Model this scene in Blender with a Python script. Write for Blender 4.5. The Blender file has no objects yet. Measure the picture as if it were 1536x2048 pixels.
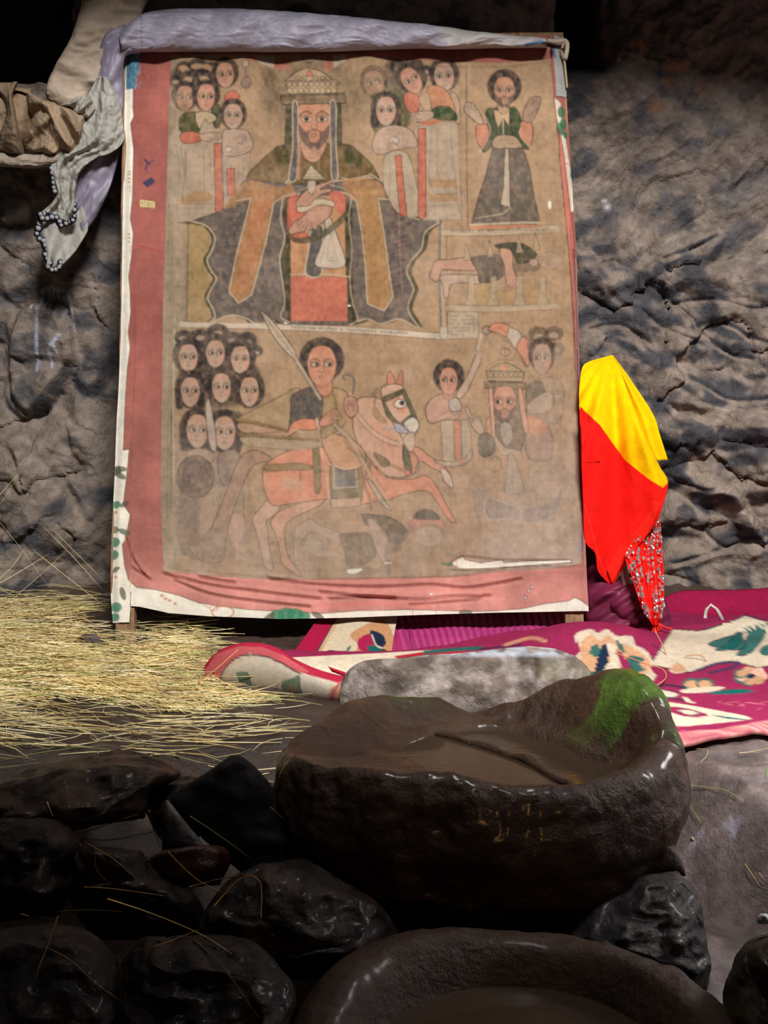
import bpy, math, random
import numpy as np
from mathutils import Vector

# ------------------------------------------------------------------ camera
F = 2400.0; PITCH = math.radians(7.5); H = 0.85
cam_d = bpy.data.cameras.new('camera'); cam = bpy.data.objects.new('camera', cam_d)
bpy.context.scene.collection.objects.link(cam)
cam_d.sensor_fit = 'VERTICAL'; cam_d.sensor_height = 24.0; cam_d.lens = F/2048*24.0
cam_d.clip_start = 0.05; cam_d.clip_end = 50
cam.location = (0, 0, H); cam.rotation_euler = (math.pi/2-PITCH, 0, 0)
sc = bpy.context.scene; sc.camera = cam
cam_d.dof.use_dof = True; cam_d.dof.focus_distance = 2.9; cam_d.dof.aperture_fstop = 20.0

# ------------------------------------------------------------------ world, lights, exposure
sc.view_settings.view_transform = 'Standard'; sc.view_settings.look = 'None'
sc.view_settings.gamma = 1.0; sc.view_settings.use_curve_mapping = False
sc.view_settings.exposure = 0.0
wd = bpy.data.worlds.new('world'); sc.world = wd; wd.use_nodes = True
wd.node_tree.nodes['Background'].inputs[0].default_value = (0.80, 0.84, 0.95, 1)
wd.node_tree.nodes['Background'].inputs[1].default_value = 0.042

def area(name, loc, target, power, sx, sy, col):
    l = bpy.data.lights.new(name, 'AREA'); l.energy = power; l.shape = 'RECTANGLE'; l.size = sx; l.size_y = sy; l.color = col
    o = bpy.data.objects.new(name, l); sc.collection.objects.link(o); o.location = loc
    o.rotation_euler = (Vector(target)-Vector(loc)).to_track_quat('-Z', 'Y').to_euler(); return o
area('daylight_cave_mouth', (0.75, -0.6, 4.4), (0.1, 3.6, 0.5), 455, 1.3, 0.75, (1.0, 0.96, 0.91))
area('overhead_fill', (0.3, 2.4, 4.6), (0.35, 2.75, 0.0), 7, 0.7, 0.6, (1.0, 0.97, 0.93)).data.spread = math.radians(44)  # added fill from above, lights the basin, rock and straw tops
area('right_fill', (2.3, 2.7, 1.25), (1.12, 2.05, -0.05), 6.5, 0.5, 0.5, (1.0, 0.96, 0.95)).data.spread = math.radians(52)  # added fill for the basin's right flank and the right ground
def point(name, loc, power, r, col):
    l = bpy.data.lights.new(name, 'POINT'); l.energy = power; l.shadow_soft_size = r; l.color = col
    o = bpy.data.objects.new(name, l); sc.collection.objects.link(o); o.location = loc; return o
point('candle_light', (0.45, 0.25, 0.25), 4.0, 0.016, (1.0, 0.50, 0.15))

# ------------------------------------------------------------------ maths helpers
CP, SP = math.cos(PITCH), math.sin(PITCH)
def ray(px, py):
    x = (np.asarray(px, float)-768)/F; u = (1024-np.asarray(py, float))/F
    return np.stack([x, CP+SP*u, -SP+CP*u], -1)
def at(px, py, Y):
    d = ray(px, py); t = np.asarray(Y, float)/d[..., 1]
    p = d*t[..., None]; p[..., 2] += H; return p
def proj(p):
    p = np.asarray(p, float); q = p-np.array([0, 0, H])
    zc = q[..., 1]*CP-q[..., 2]*SP; up = q[..., 1]*SP+q[..., 2]*CP
    zc = np.maximum(zc, 0.05)
    return 768+F*q[..., 0]/zc, 1024-F*up/zc
def S(r, g, b):
    c = np.array([r, g, b], float)/255
    return np.where(c <= 0.04045, c/12.92, ((c+0.055)/1.055)**2.4)
def S4(r, g, b): return tuple(S(r, g, b))+(1.0,)
def sm(a, b, x):
    t = np.clip((np.asarray(x, float)-a)/(b-a), 0, 1); return t*t*(3-2*t)
def _h(ix, iy, iz, seed):
    h = (ix.astype(np.int64)*374761393+iy.astype(np.int64)*668265263+iz.astype(np.int64)*2147483647+seed*144665) & 0xffffffff
    h = ((h ^ (h >> 13))*1274126177) & 0xffffffff
    h = ((h ^ (h >> 16))*2246822519) & 0xffffffff
    return ((h ^ (h >> 15)) & 0xffff)/65535.0
def vnoise(p, seed=0):
    i = np.floor(p); f = p-i; f = f*f*f*(f*(f*6-15)+10)
    ix, iy, iz = i[..., 0], i[..., 1], i[..., 2]; fx, fy, fz = f[..., 0], f[..., 1], f[..., 2]
    r = 0
    for a in (0, 1):
        wa = fx if a else 1-fx
        for b in (0, 1):
            wb = fy if b else 1-fy
            for c in (0, 1):
                wc = fz if c else 1-fz
                r = r+wa*wb*wc*_h(ix+a, iy+b, iz+c, seed)
    return r*2-1
def fbm(p, oct=4, seed=0, gain=0.5):
    p = np.asarray(p, float); r = 0; a = 1; s = 0
    for k in range(oct):
        r = r+a*vnoise(p*(2.03**k)+k*7.1, seed+k); s += a; a *= gain
    return r/s
def ridge(p, oct=4, seed=0):
    r = 0; a = 1; s = 0
    for k in range(oct):
        r = r+a*(1-2*np.abs(vnoise(p*(2.03**k)+k*3.7, seed+k))); s += a; a *= .5
    return r/s
def voro(p, seed=0):
    i = np.floor(p); d1 = np.full(p.shape[:-1], 9.0); d2 = d1.copy(); idv = np.zeros(p.shape[:-1])
    for a in (-1, 0, 1):
        for b in (-1, 0, 1):
            for c in (-1, 0, 1):
                cx, cy, cz = i[..., 0]+a, i[..., 1]+b, i[..., 2]+c
                q = np.stack([cx+_h(cx, cy, cz, seed), cy+_h(cx, cy, cz, seed+1), cz+_h(cx, cy, cz, seed+2)], -1)
                d = np.sqrt(((p-q)**2).sum(-1)); m = d < d1
                d2 = np.where(m, d1, np.minimum(d2, d)); idv = np.where(m, _h(cx, cy, cz, seed+5), idv); d1 = np.where(m, d, d1)
    return d1, d2, idv
def crom(pts, n=8, closed=False):
    p = np.array(pts, float)
    if closed: p = np.vstack([p[-1:], p, p[:2]])
    else: p = np.vstack([2*p[0]-p[1], p, 2*p[-1]-p[-2]])
    out = []
    for i in range(1, len(p)-2):
        for k in range(n):
            t = k/n
            out.append(0.5*((2*p[i])+(-p[i-1]+p[i+1])*t+(2*p[i-1]-5*p[i]+4*p[i+1]-p[i+2])*t*t+(-p[i-1]+3*p[i]-3*p[i+1]+p[i+2])*t**3))
    if not closed: out.append(p[-2])
    return np.array(out)
def resamp(pts, n, smooth=True):
    c = crom(pts, 10) if smooth and len(pts) > 2 else np.array(pts, float)
    s = np.r_[0, np.cumsum(np.sqrt((np.diff(c, axis=0)**2).sum(1)))]
    t = np.linspace(0, s[-1], n)
    return np.stack([np.interp(t, s, c[:, k]) for k in range(c.shape[1])], -1)

# ------------------------------------------------------------------ painter: flat print stored as surface colour per vertex
class Canvas:
    def __init__(s, x0, y0, x1, y1, col, sc=1.0):
        s.x0, s.y0, s.s = x0, y0, sc
        s.W = int((x1-x0)*sc); s.Hh = int((y1-y0)*sc)
        s.a = np.empty((s.Hh, s.W, 3)); s.a[:] = S(*col)
        s.hgt = np.zeros((s.Hh, s.W))
    def _dist(s, p, closed, pad):
        p = (np.asarray(p, float)-[s.x0, s.y0])*s.s
        xa = max(int(p[:, 0].min()-pad), 0); xb = min(int(p[:, 0].max()+pad)+2, s.W)
        ya = max(int(p[:, 1].min()-pad), 0); yb = min(int(p[:, 1].max()+pad)+2, s.Hh)
        if xa >= xb or ya >= yb: return None
        Y, X = np.mgrid[ya:yb, xa:xb]; X = X+.5; Y = Y+.5
        d = np.full(X.shape, 1e9); ins = np.zeros(X.shape, bool)
        q = np.vstack([p, p[:1]]) if closed else p
        for (ax, ay), (bx, by) in zip(q[:-1], q[1:]):
            ex, ey = bx-ax, by-ay; L = ex*ex+ey*ey+1e-9
            t = np.clip(((X-ax)*ex+(Y-ay)*ey)/L, 0, 1)
            d = np.minimum(d, (X-ax-t*ex)**2+(Y-ay-t*ey)**2)
            if closed and ay != by:
                c = ((ay > Y) != (by > Y)) & (X < (bx-ax)*(Y-ay)/(by-ay)+ax); ins ^= c
        return (slice(ya, yb), slice(xa, xb)), np.sqrt(d), ins
    def _mix(s, sl, cov, col):
        c = S(*col); s.a[sl] = s.a[sl]*(1-cov[..., None])+c*cov[..., None]
    def poly(s, pts, fill=None, line=None, w=1.6, al=1.0, lal=.8, smooth=True, soft=1.0, h=None):
        p = crom(pts, 5, True) if smooth else np.array(pts, float)
        r = s._dist(p, True, max(w, soft)*2+2)
        if r is None: return
        sl, d, ins = r; sd = np.where(ins, -d, d)
        cov = np.clip(.5-sd/soft, 0, 1)*al
        if fill is not None: s._mix(sl, cov, fill)
        if h is not None: s.hgt[sl] += cov*h
        if line is not None: s._mix(sl, np.clip(w*.6+.55-d, 0, 1)*min(1, lal*1.12), line)
    def line(s, pts, col=None, w=1.6, al=.8, smooth=True, soft=1.0, h=None):
        p = crom(pts, 5) if smooth and len(pts) > 2 else np.array(pts, float)
        r = s._dist(p, False, w+soft*2+2)
        if r is None: return
        sl, d, _ = r; cov = np.clip((w/2-d)/soft+.5, 0, 1)*al
        if col is not None: s._mix(sl, cov, col)
        if h is not None: s.hgt[sl] += cov*h
    def ell(s, cx, cy, rx, ry, fill=None, line=None, w=1.4, al=1, lal=.8, rot=0, soft=1.0, h=None):
        t = np.linspace(0, 2*math.pi, 20, endpoint=False); c, k = math.cos(rot), math.sin(rot)
        x = rx*np.cos(t); y = ry*np.sin(t)
        s.poly(np.stack([cx+x*c-y*k, cy+x*k+y*c], -1), fill, line, w, al, lal, False, soft, h)
    def sample(s, px, py, what='a'):
        a = s.a if what == 'a' else s.hgt
        x = np.clip((np.asarray(px)-s.x0)*s.s-.5, 0, s.W-1.001); y = np.clip((np.asarray(py)-s.y0)*s.s-.5, 0, s.Hh-1.001)
        i = x.astype(int); j = y.astype(int); fx = x-i; fy = y-j
        if what == 'a': fx = fx[..., None]; fy = fy[..., None]
        return (a[j, i]*(1-fx)+a[j, i+1]*fx)*(1-fy)+(a[j+1, i]*(1-fx)+a[j+1, i+1]*fx)*fy
def blur(a, r):
    for _ in range(2):
        for ax in (0, 1):
            pad = [(0, 0)]*a.ndim; pad[ax] = (r+1, r)
            c = np.cumsum(np.pad(a, pad, mode='edge'), axis=ax)
            n = a.shape[ax]
            a = (np.take(c, range(2*r+1, 2*r+1+n), axis=ax)-np.take(c, range(0, n), axis=ax))/(2*r+1)
    return a

# ------------------------------------------------------------------ mesh + object helpers
col = sc.collection
def link(name, me, parent=None):
    o = bpy.data.objects.new(name, me); col.objects.link(o)
    if parent is not None: o.parent = parent
    return o
def mesh_np(name, V, Fq, mat, parent=None, C=None, smooth=True, extra=None):
    V = np.asarray(V, np.float32).reshape(-1, 3); me = bpy.data.meshes.new(name)
    if isinstance(Fq, np.ndarray):
        n, k = Fq.shape
        me.vertices.add(len(V)); me.vertices.foreach_set('co', V.ravel())
        me.loops.add(n*k); me.loops.foreach_set('vertex_index', Fq.astype(np.int32).ravel())
        me.polygons.add(n); me.polygons.foreach_set('loop_start', np.arange(0, n*k, k, dtype=np.int32))
        me.update(calc_edges=True)
    else:
        me.from_pydata(V.tolist(), [], [list(map(int, f)) for f in Fq])
    me.polygons.foreach_set('use_smooth', [smooth]*len(me.polygons))
    if C is not None:
        at_ = me.color_attributes.new('Col', 'FLOAT_COLOR', 'POINT')
        c = np.ones((len(V), 4), np.float32); c[:, :3] = np.asarray(C).reshape(-1, 3); at_.data.foreach_set('color', c.ravel())
    for k, v in (extra or {}).items():
        a = me.attributes.new(k, 'FLOAT', 'POINT'); a.data.foreach_set('value', np.asarray(v, np.float32).ravel())
    me.validate(); me.materials.append(mat)
    return link(name, me, parent)
def grid_faces(nv, nu, off=0, flip=False, wrap=False):
    i = np.arange(nv-1)[:, None]*nu; m = nu if wrap else nu-1
    j = np.arange(m)[None, :]; j2 = (j+1) % nu
    f = np.stack([i+j, i+j2, i+nu+j2, i+nu+j], -1).reshape(-1, 4)+off
    return f[:, ::-1] if flip else f
def empty(name, loc, label, cat, group=None):
    o = link(name, None); o.location = loc; o['label'] = label; o['category'] = cat
    if group: o['group'] = group
    return o
def tag(o, label, cat, group=None, kind=None):
    o['label'] = label; o['category'] = cat
    if group: o['group'] = group
    if kind: o['kind'] = kind
    return o
def recenter(o, loc=None):
    me = o.data; n = len(me.vertices); v = np.empty(n*3, np.float32); me.vertices.foreach_get('co', v); v = v.reshape(-1, 3)
    if loc is None: loc = np.array([(v[:, 0].min()+v[:, 0].max())/2, (v[:, 1].min()+v[:, 1].max())/2, v[:, 2].min()])
    v -= np.asarray(loc, np.float32); me.vertices.foreach_set('co', v.ravel()); me.update(); o.location = [float(a) for a in loc]
    return o

def mat(name, c1=None, c2=None, scale=8, rough=.8, bump=.3, bscale=40, attr=False, vary=.25, spec=.3, coat=0, c3=None, bdist=.01, weave=0, stretch=(1, 1, 1), metal=0, croug=.1):
    m = bpy.data.materials.new(name); m.use_nodes = True; nt = m.node_tree; N = nt.nodes; L = nt.links
    b = N['Principled BSDF']; b.inputs['Roughness'].default_value = rough
    b.inputs['Specular IOR Level'].default_value = spec; b.inputs['Metallic'].default_value = metal
    if coat: b.inputs['Coat Weight'].default_value = coat; b.inputs['Coat Roughness'].default_value = croug
    tc = N.new('ShaderNodeTexCoord'); mp = N.new('ShaderNodeMapping'); L.new(tc.outputs['Object'], mp.inputs[0]); mp.inputs['Scale'].default_value = stretch
    ns = N.new('ShaderNodeTexNoise'); ns.inputs['Scale'].default_value = scale; ns.inputs['Detail'].default_value = 8; ns.inputs['Roughness'].default_value = .62
    L.new(mp.outputs[0], ns.inputs['Vector'])
    if attr:
        at_ = N.new('ShaderNodeVertexColor'); at_.layer_name = 'Col'
        mr = N.new('ShaderNodeMapRange'); mr.inputs[1].default_value = .3; mr.inputs[2].default_value = .7
        mr.inputs[3].default_value = 1-vary; mr.inputs[4].default_value = 1+vary; L.new(ns.outputs['Fac'], mr.inputs[0])
        vm = N.new('ShaderNodeVectorMath'); vm.operation = 'SCALE'; L.new(at_.outputs['Color'], vm.inputs[0]); L.new(mr.outputs[0], vm.inputs['Scale'])
        L.new(vm.outputs[0], b.inputs['Base Color'])
    else:
        cr = N.new('ShaderNodeValToRGB'); L.new(ns.outputs['Fac'], cr.inputs[0])
        cr.color_ramp.elements[0].position = .32; cr.color_ramp.elements[0].color = S4(*c1)
        cr.color_ramp.elements[1].position = .68; cr.color_ramp.elements[1].color = S4(*c2)
        if c3: e = cr.color_ramp.elements.new(.5); e.color = S4(*c3)
        L.new(cr.outputs[0], b.inputs['Base Color'])
    n2 = N.new('ShaderNodeTexNoise'); n2.inputs['Scale'].default_value = bscale; n2.inputs['Detail'].default_value = 6; n2.inputs['Roughness'].default_value = .65
    L.new(mp.outputs[0], n2.inputs['Vector'])
    bp = N.new('ShaderNodeBump'); bp.inputs['Strength'].default_value = bump; bp.inputs['Distance'].default_value = bdist
    src = n2.outputs['Fac']
    if weave:
        w1 = N.new('ShaderNodeTexWave'); w1.inputs['Scale'].default_value = weave; w1.bands_direction = 'X'; L.new(tc.outputs['Object'], w1.inputs['Vector'])
        w2 = N.new('ShaderNodeTexWave'); w2.inputs['Scale'].default_value = weave; w2.bands_direction = 'Z'; L.new(tc.outputs['Object'], w2.inputs['Vector'])
        ad = N.new('ShaderNodeMath'); ad.operation = 'MULTIPLY'; L.new(w1.outputs['Fac'], ad.inputs[0]); L.new(w2.outputs['Fac'], ad.inputs[1])
        a2 = N.new('ShaderNodeMath'); a2.operation = 'MULTIPLY_ADD'; a2.inputs[1].default_value = .15; L.new(ad.outputs[0], a2.inputs[0]); L.new(n2.outputs['Fac'], a2.inputs[2]); src = a2.outputs[0]
    L.new(src, bp.inputs['Height']); L.new(bp.outputs[0], b.inputs['Normal'])
    return m

def sheet(name, m, parent, Lp, Rp, nu, nv, depth, thick=.004, closed=None, C=None, smooth=True, rough=0, rs=20, seed=0, spow=2.0, vcap=True, crease=0, cs=(14, 8)):
    """a draped surface between two measured edges; depth(u,v,px,py) is its distance from the camera wall-wards.
    closed=(front,back) makes a solid body that bulges by those amounts."""
    A = resamp(Lp, nv); B = resamp(Rp, nv); u = np.linspace(0, 1, nu)
    if closed:
        u = .5-.5*np.cos(np.linspace(0, math.pi, nu))
    U, V = np.meshgrid(u, np.linspace(0, 1, nv))
    px = A[:, None, 0]*(1-U)+B[:, None, 0]*U; py = A[:, None, 1]*(1-U)+B[:, None, 1]*U
    Y = depth(U, V, px, py) if callable(depth) else np.full(U.shape, float(depth))
    if closed:
        ew = np.maximum(1-np.abs(2*U-1)**spow, 0)**(1/spow)
        ev = np.maximum(1-np.abs(2*V-1)**(spow*1.6), 0)**(1/spow) if vcap else 1
        f = ew*ev; Pf = at(px, py, Y-closed[0]*f); Pb = at(px, py, Y+closed[1]*f+.002)
    else:
        Pf = at(px, py, Y); Pb = at(px, py, Y+thick)
    if rough:
        n = fbm(Pf*rs, 4, seed)*rough; Pf = Pf+np.stack([n*.35, n, n*.35], -1)
    if crease:
        q_ = np.stack([px/cs[0], py/cs[1], 0*px+seed*3.3], -1); w_ = fbm(q_*.35, 2, seed+2)[..., None]; k_ = ridge(q_+w_*1.6, 3, seed+1)
        k_ = crease*(k_*.7+.5*np.abs(k_)); Pf = Pf+np.stack([k_*.2, -k_, k_*.1], -1)
    nn = nu*nv
    Vt = np.vstack([Pf.reshape(-1, 3), Pb.reshape(-1, 3)])
    Fa = [grid_faces(nv, nu, 0, False), grid_faces(nv, nu, nn, True)]
    ar = np.arange
    def strip(a, b): # a,b index arrays along an edge, front then back
        return np.stack([a[:-1], b[:-1], b[1:], a[1:]], -1)
    t = ar(nu); lft = ar(nv)*nu
    Fa += [strip(t, t+nn), strip(t+(nv-1)*nu, t+(nv-1)*nu+nn)[:, ::-1], strip(lft, lft+nn)[:, ::-1], strip(lft+nu-1, lft+nu-1+nn)]
    Cc = None
    if C is not None:
        if callable(C): c = C(U, V, px, py)
        else: c = C.sample(px, py)
        c = c.reshape(-1, 3); Cc = np.vstack([c, c])
    o = mesh_np(name, Vt, np.vstack(Fa), m, parent, Cc, smooth)
    return o
def top_of(o):
    return o
# ------------------------------------------------------------------ the painted cloth: flat print, drawn shape by shape
rng = np.random.RandomState(4)
INK = (44, 38, 38); SK = (184, 134, 108); SKP = (176, 146, 124); RED = (190, 92, 68); GRN = (62, 74, 46); TAN = (160, 130, 90)
BG = (166, 133, 99); BLU = (90, 86, 84); OLV = (102, 86, 52); WHT = (188, 172, 154); GLD = (160, 118, 68); HAIR = (50, 44, 45); ORG = (196, 128, 88); BRN = (126, 92, 66)
A = Canvas(205, 60, 1195, 1260, (176, 104, 92))

def face(cx, cy, rx, ry, skin=SK, gaze=0, tilt=0, al=1.0, beard=False, hair=HAIR, hx=None, hy=None, hoff=-5, lob=False, fade=0):
    c, k = math.cos(tilt), math.sin(tilt)
    def R(x, y): return (cx+x*rx*c-y*ry*k, cy+x*rx*k+y*ry*c)
    hx = hx or rx*1.38; hy = hy or ry*1.2
    if hair is not None:
        A.ell(cx, cy+hoff, hx, hy, hair, (34, 32, 34), 1.2, al*.95, .5, tilt, 4)
        if lob:
            for s in (-1, 1): A.poly([R(s*1.0, -.2), R(s*1.5, .2), R(s*1.45, 1.15), R(s*.75, 1.0)], hair, None, al=al*.9, soft=3)
    pts = [R(0, -1), R(.62, -.86), R(.96, -.3), R(.93, .25), R(.62, .78), R(0, 1.05), R(-.62, .78), R(-.93, .25), R(-.96, -.3), R(-.62, -.86)]
    A.poly(pts, skin, INK, 1.2, al, .55*al)
    A.poly([R(.35, .0), R(.9, .0), R(.7, .65), R(.35, .5)], (196, 118, 90), None, al=.45*al, soft=6)
    A.poly([R(-.35, .0), R(-.9, .0), R(-.7, .65), R(-.35, .5)], (196, 118, 90), None, al=.3*al, soft=6)
    A.poly([R(-.5, -.9), R(.5, -.9), R(.6, -.6), R(-.6, -.6)], (200, 112, 84), None, al=.3*al, soft=5)
    if beard:
        A.poly([R(-.93, .12), R(-.5, .42), R(0, .34), R(.5, .42), R(.93, .12), R(.7, .8), R(.2, 1.15), R(0, 1.0), R(-.2, 1.15), R(-.7, .8)], (84, 70, 66), None, al=.85*al, soft=3)
        A.poly([R(-.28, .45), R(.28, .45), R(.22, .85), R(-.22, .85)], skin, INK, .8, al*.8, .5*al)
    for s in (-1, 1):
        ex, ey = s*.44, -.06
        A.poly([R(ex-.36*s, ey-.02), R(ex-.3*s, ey-.2), R(ex, ey-.24), R(ex+.38*s, ey-.08), R(ex, ey)], (140, 92, 76), None, al=.4*al, soft=3)
        A.line([R(s*.86, ey-.1), R(s*.66, ey-.25), R(s*.4, ey-.3), R(s*.16, ey-.2)], (58, 48, 50), max(1.6, rx*.085), .75*al)
        A.poly([R(ex-.33, ey+.03), R(ex, ey-.13), R(ex+.33, ey+.03), R(ex, ey+.13)], (190, 168, 142), INK, 1.2, al, .8*al, soft=1)
        A.ell(*R(ex+gaze*.1, ey), max(rx*.14, 2.3), max(ry*.095, 2.3), (34, 30, 32), al=al)
    g = 1 if gaze >= 0 else -1
    A.line([R(.17*g, -.2), R(.14*g, .1), R(.17*g, .28), R(.02, .34), R(-.2*g, .28), R(-.16*g, .2)], INK, max(1.1, rx*.05), .65*al)
    A.line([R(-.16*g, -.16), R(-.1*g, .15)], (150, 98, 76), 1.2, .5*al)
    A.line([R(-.17, .56), R(0, .53), R(.17, .56)], (150, 64, 54), max(1.3, ry*.045), .8*al)
    A.line([R(-.14, .63), R(0, .66), R(.14, .63)], (120, 70, 60), max(1.2, ry*.035), .6*al)
def bump_heads(lst, al=.9):
    for (x, y, r) in lst:
        A.ell(x, y, r*1.25, r*.95, HAIR, al=al, soft=4); A.ell(x, y+r*.25, r*.62, r*.36, SKP, al=al*.9, soft=3)
def glyphs(x0, y0, x1, y1, h=5, step=5.5, al=.7, col=INK):
    n = int(math.hypot(x1-x0, y1-y0)/step)
    for i in range(n):
        if rng.rand() < .12: continue
        x = x0+(x1-x0)*(i+.5)/n; y = y0+(y1-y0)*(i+.5)/n; k = rng.randint(5); a = h/2; b = step*.28
        if k in (0, 3): A.line([(x-b, y-a), (x-b, y+a)], col, 1.1, al); A.line([(x+b, y-a), (x+b, y+a)], col, 1.1, al)
        if k in (0, 1): A.line([(x-b, y-a), (x+b, y-a)], col, 1.1, al)
        if k in (1, 4): A.line([(x, y-a), (x, y+a)], col, 1.3, al)
        if k == 2: A.ell(x, y, b, a*.6, None, col, 1.1, lal=al)
        if k in (3, 4): A.line([(x-b, y), (x+b, y)], col, 1.1, al)
def folds(lines, col=INK, w=1.2, al=.45):
    for l in lines: A.line(l, col, w, al)

# cloth ground inside the red border
PIC = [(343, 112), (500, 112), (700, 113), (870, 125), (1000, 128), (1100, 122), (1110, 230), (1118, 300), (1127, 400), (1136, 500), (1146, 650), (1151, 750), (1158, 900), (1161, 1050), (1163, 1128),
       (1100, 1138), (1000, 1143), (950, 1148), (900, 1155), (700, 1158), (600, 1160), (500, 1158), (400, 1150), (328, 1143), (322, 1000), (325, 800), (327, 600), (331, 480), (336, 300), (340, 180)]
A.poly(PIC, BG, (112, 84, 66), 1.5, smooth=False)
A.poly([(342, 120), (362, 122), (368, 400), (372, 640), (356, 700), (352, 1000), (356, 1140), (328, 1140), (322, 1000), (327, 600), (336, 300)], (150, 134, 110), None, al=.8, smooth=False, soft=5)
for x in (338, 346, 352, 359, 366): A.line([(x+6, 130), (x, 500), (x-10, 900), (x-8, 1130)], (104, 90, 70), 1.3, .35)
A.line([(350, 660), (348, 900), (352, 1000)], (206, 190, 158), 2, .5); A.line([(345, 820), (344, 1040)], (70, 60, 44), 2.4, .6)
# frame lines of the panels
A.poly([(376, 448), (420, 450), (420, 650), (376, 650)], (158, 128, 78), None, smooth=False)
A.line([(378, 440), (374, 648)], BLU, 5, .75, False); A.line([(372, 440), (368, 648)], INK, 1.2, .6, False)

def hand(x, y, ang, L=22, sk=SK, n=4, spread=.16, curl=0, w=4.2, thumb=1, al=1.0):
    for i in list(range(n))+['t']:
        a = ang+(i-(n-1)/2)*spread if i != 't' else ang+thumb*.95
        l = (L*(1-.08*abs(i-1.4)) if i != 't' else L*.62); b = (x+3.2*(i-(n-1)/2)*-math.sin(ang), y+3.2*(i-(n-1)/2)*math.cos(ang)) if i != 't' else (x, y)
        m_ = (b[0]+l*.55*math.cos(a), b[1]+l*.55*math.sin(a)); e = (m_[0]+l*.5*math.cos(a+curl), m_[1]+l*.5*math.sin(a+curl))
        A.line([b, m_, e], INK, w+1.8, .8*al); A.line([b, m_, e], sk, w, al)
    A.ell(x, y, L*.34, L*.30, sk, None, al=al, rot=ang)
    A.line([(x-L*.3*math.cos(ang)-L*.26*math.sin(ang), y-L*.3*math.sin(ang)+L*.26*math.cos(ang)), (x-L*.36*math.sin(ang), y+L*.36*math.cos(ang))], INK, 1.2, .5*al)
# ---- left crowd at the top
A.ell(395, 160, 52, 36, HAIR, al=.8, soft=10); bump_heads([(372, 140, 15), (398, 132, 15), (352, 165, 12), (378, 158, 14), (408, 156, 14), (425, 138, 12)])
for (x, y) in ((367, 139), (392, 137), (414, 137), (376, 165), (411, 163)): A.ell(x, y, 9, 5, (190, 140, 96), al=.9, soft=3)
A.poly([(345, 265), (440, 262), (436, 430), (346, 425)], (170, 150, 128), None, al=.75)
A.poly([(448, 305), (500, 300), (490, 400), (470, 425), (448, 420)], (172, 148, 126), INK, 1.2, .75, .4)
face(451, 153, 18, 25, SK, 1, -.05, hx=27, hy=30)
A.poly([(452, 192), (468, 184), (480, 196), (472, 204), (452, 204)], RED, INK, 1.1)
A.line([(476, 172), (484, 162), (492, 150)], SK, 6, .8); A.ell(492, 131, 7, 8, WHT, INK, 1.2, .7); A.line([(492, 138), (492, 190)], (120, 104, 96), 6, .6)
A.ell(493, 168, 10, 12, (120, 100, 96), INK, 1, .55)
face(371, 200, 18, 25, (164, 126, 96), 1, 0, hx=26, hy=30, al=.9)
face(413, 198, 18, 27, SK, 1, .05, hx=28, hy=31)
A.poly([(362, 236), (378, 228), (396, 230), (400, 268), (372, 270), (360, 262)], (78, 78, 46), INK, 1.2)
A.poly([(424, 222), (440, 214), (442, 252), (430, 258)], GRN, INK, 1.2)
A.poly([(392, 230), (420, 228), (434, 240), (420, 250), (410, 242), (400, 262)], (186, 160, 126), INK, 1.2)
A.poly([(362, 272), (378, 266), (402, 272), (404, 284), (384, 290), (366, 288)], RED, INK, 1.2)
A.poly([(402, 272), (430, 268), (442, 270), (440, 282), (420, 286), (404, 284)], SKP, INK, 1.1)
face(467, 236, 19, 25, SKP, 0, 0, hx=27, hy=31)
A.poly([(447, 268), (460, 262), (478, 262), (496, 266), (507, 290), (500, 308), (470, 316), (447, 312)], SKP, INK, 1.2)
folds([[(460, 300), (478, 282), (494, 284)], [(456, 292), (474, 278), (488, 280)], [(454, 316), (490, 306)]]); A.ell(458, 302, 7, 6, WHT, INK, 1, .8)
hand(478, 284, -.25, 15, SKP, 4, .14, .2, 3); hand(424, 276, .05, 14, SKP, 4, .14, .1, 2.8)
A.poly([(429, 290), (444, 290), (448, 428), (432, 430)], (186, 96, 70), INK, 1.2, smooth=False)
A.poly([(454, 340), (470, 340), (472, 394), (456, 394)], (190, 100, 72), INK, 1.1, smooth=False)
A.poly([(446, 300), (452, 300), (456, 420), (449, 422)], (150, 144, 132), None, al=.7, smooth=False)
for y in (306, 318, 364, 372, 420): A.line([(429, y), (446, y)], INK, 1, .5)
for y in (352, 362): A.line([(454, y), (471, y)], INK, 1, .5)
A.poly([(366, 396), (410, 384), (424, 394), (418, 404), (370, 412)], (160, 118, 70), None, al=.8, soft=4)
folds([[(352, 290), (360, 340), (356, 420)], [(372, 300), (374, 400)], [(362, 296), (370, 350), (366, 400)], [(408, 300), (410, 384)], [(420, 300), (426, 400)], [(478, 318), (476, 400)], [(486, 318), (490, 392)]])
for y in (404, 412, 420, 432): A.line([(352, y), (425, y-2)], (110, 88, 62), 1.4, .5)

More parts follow.
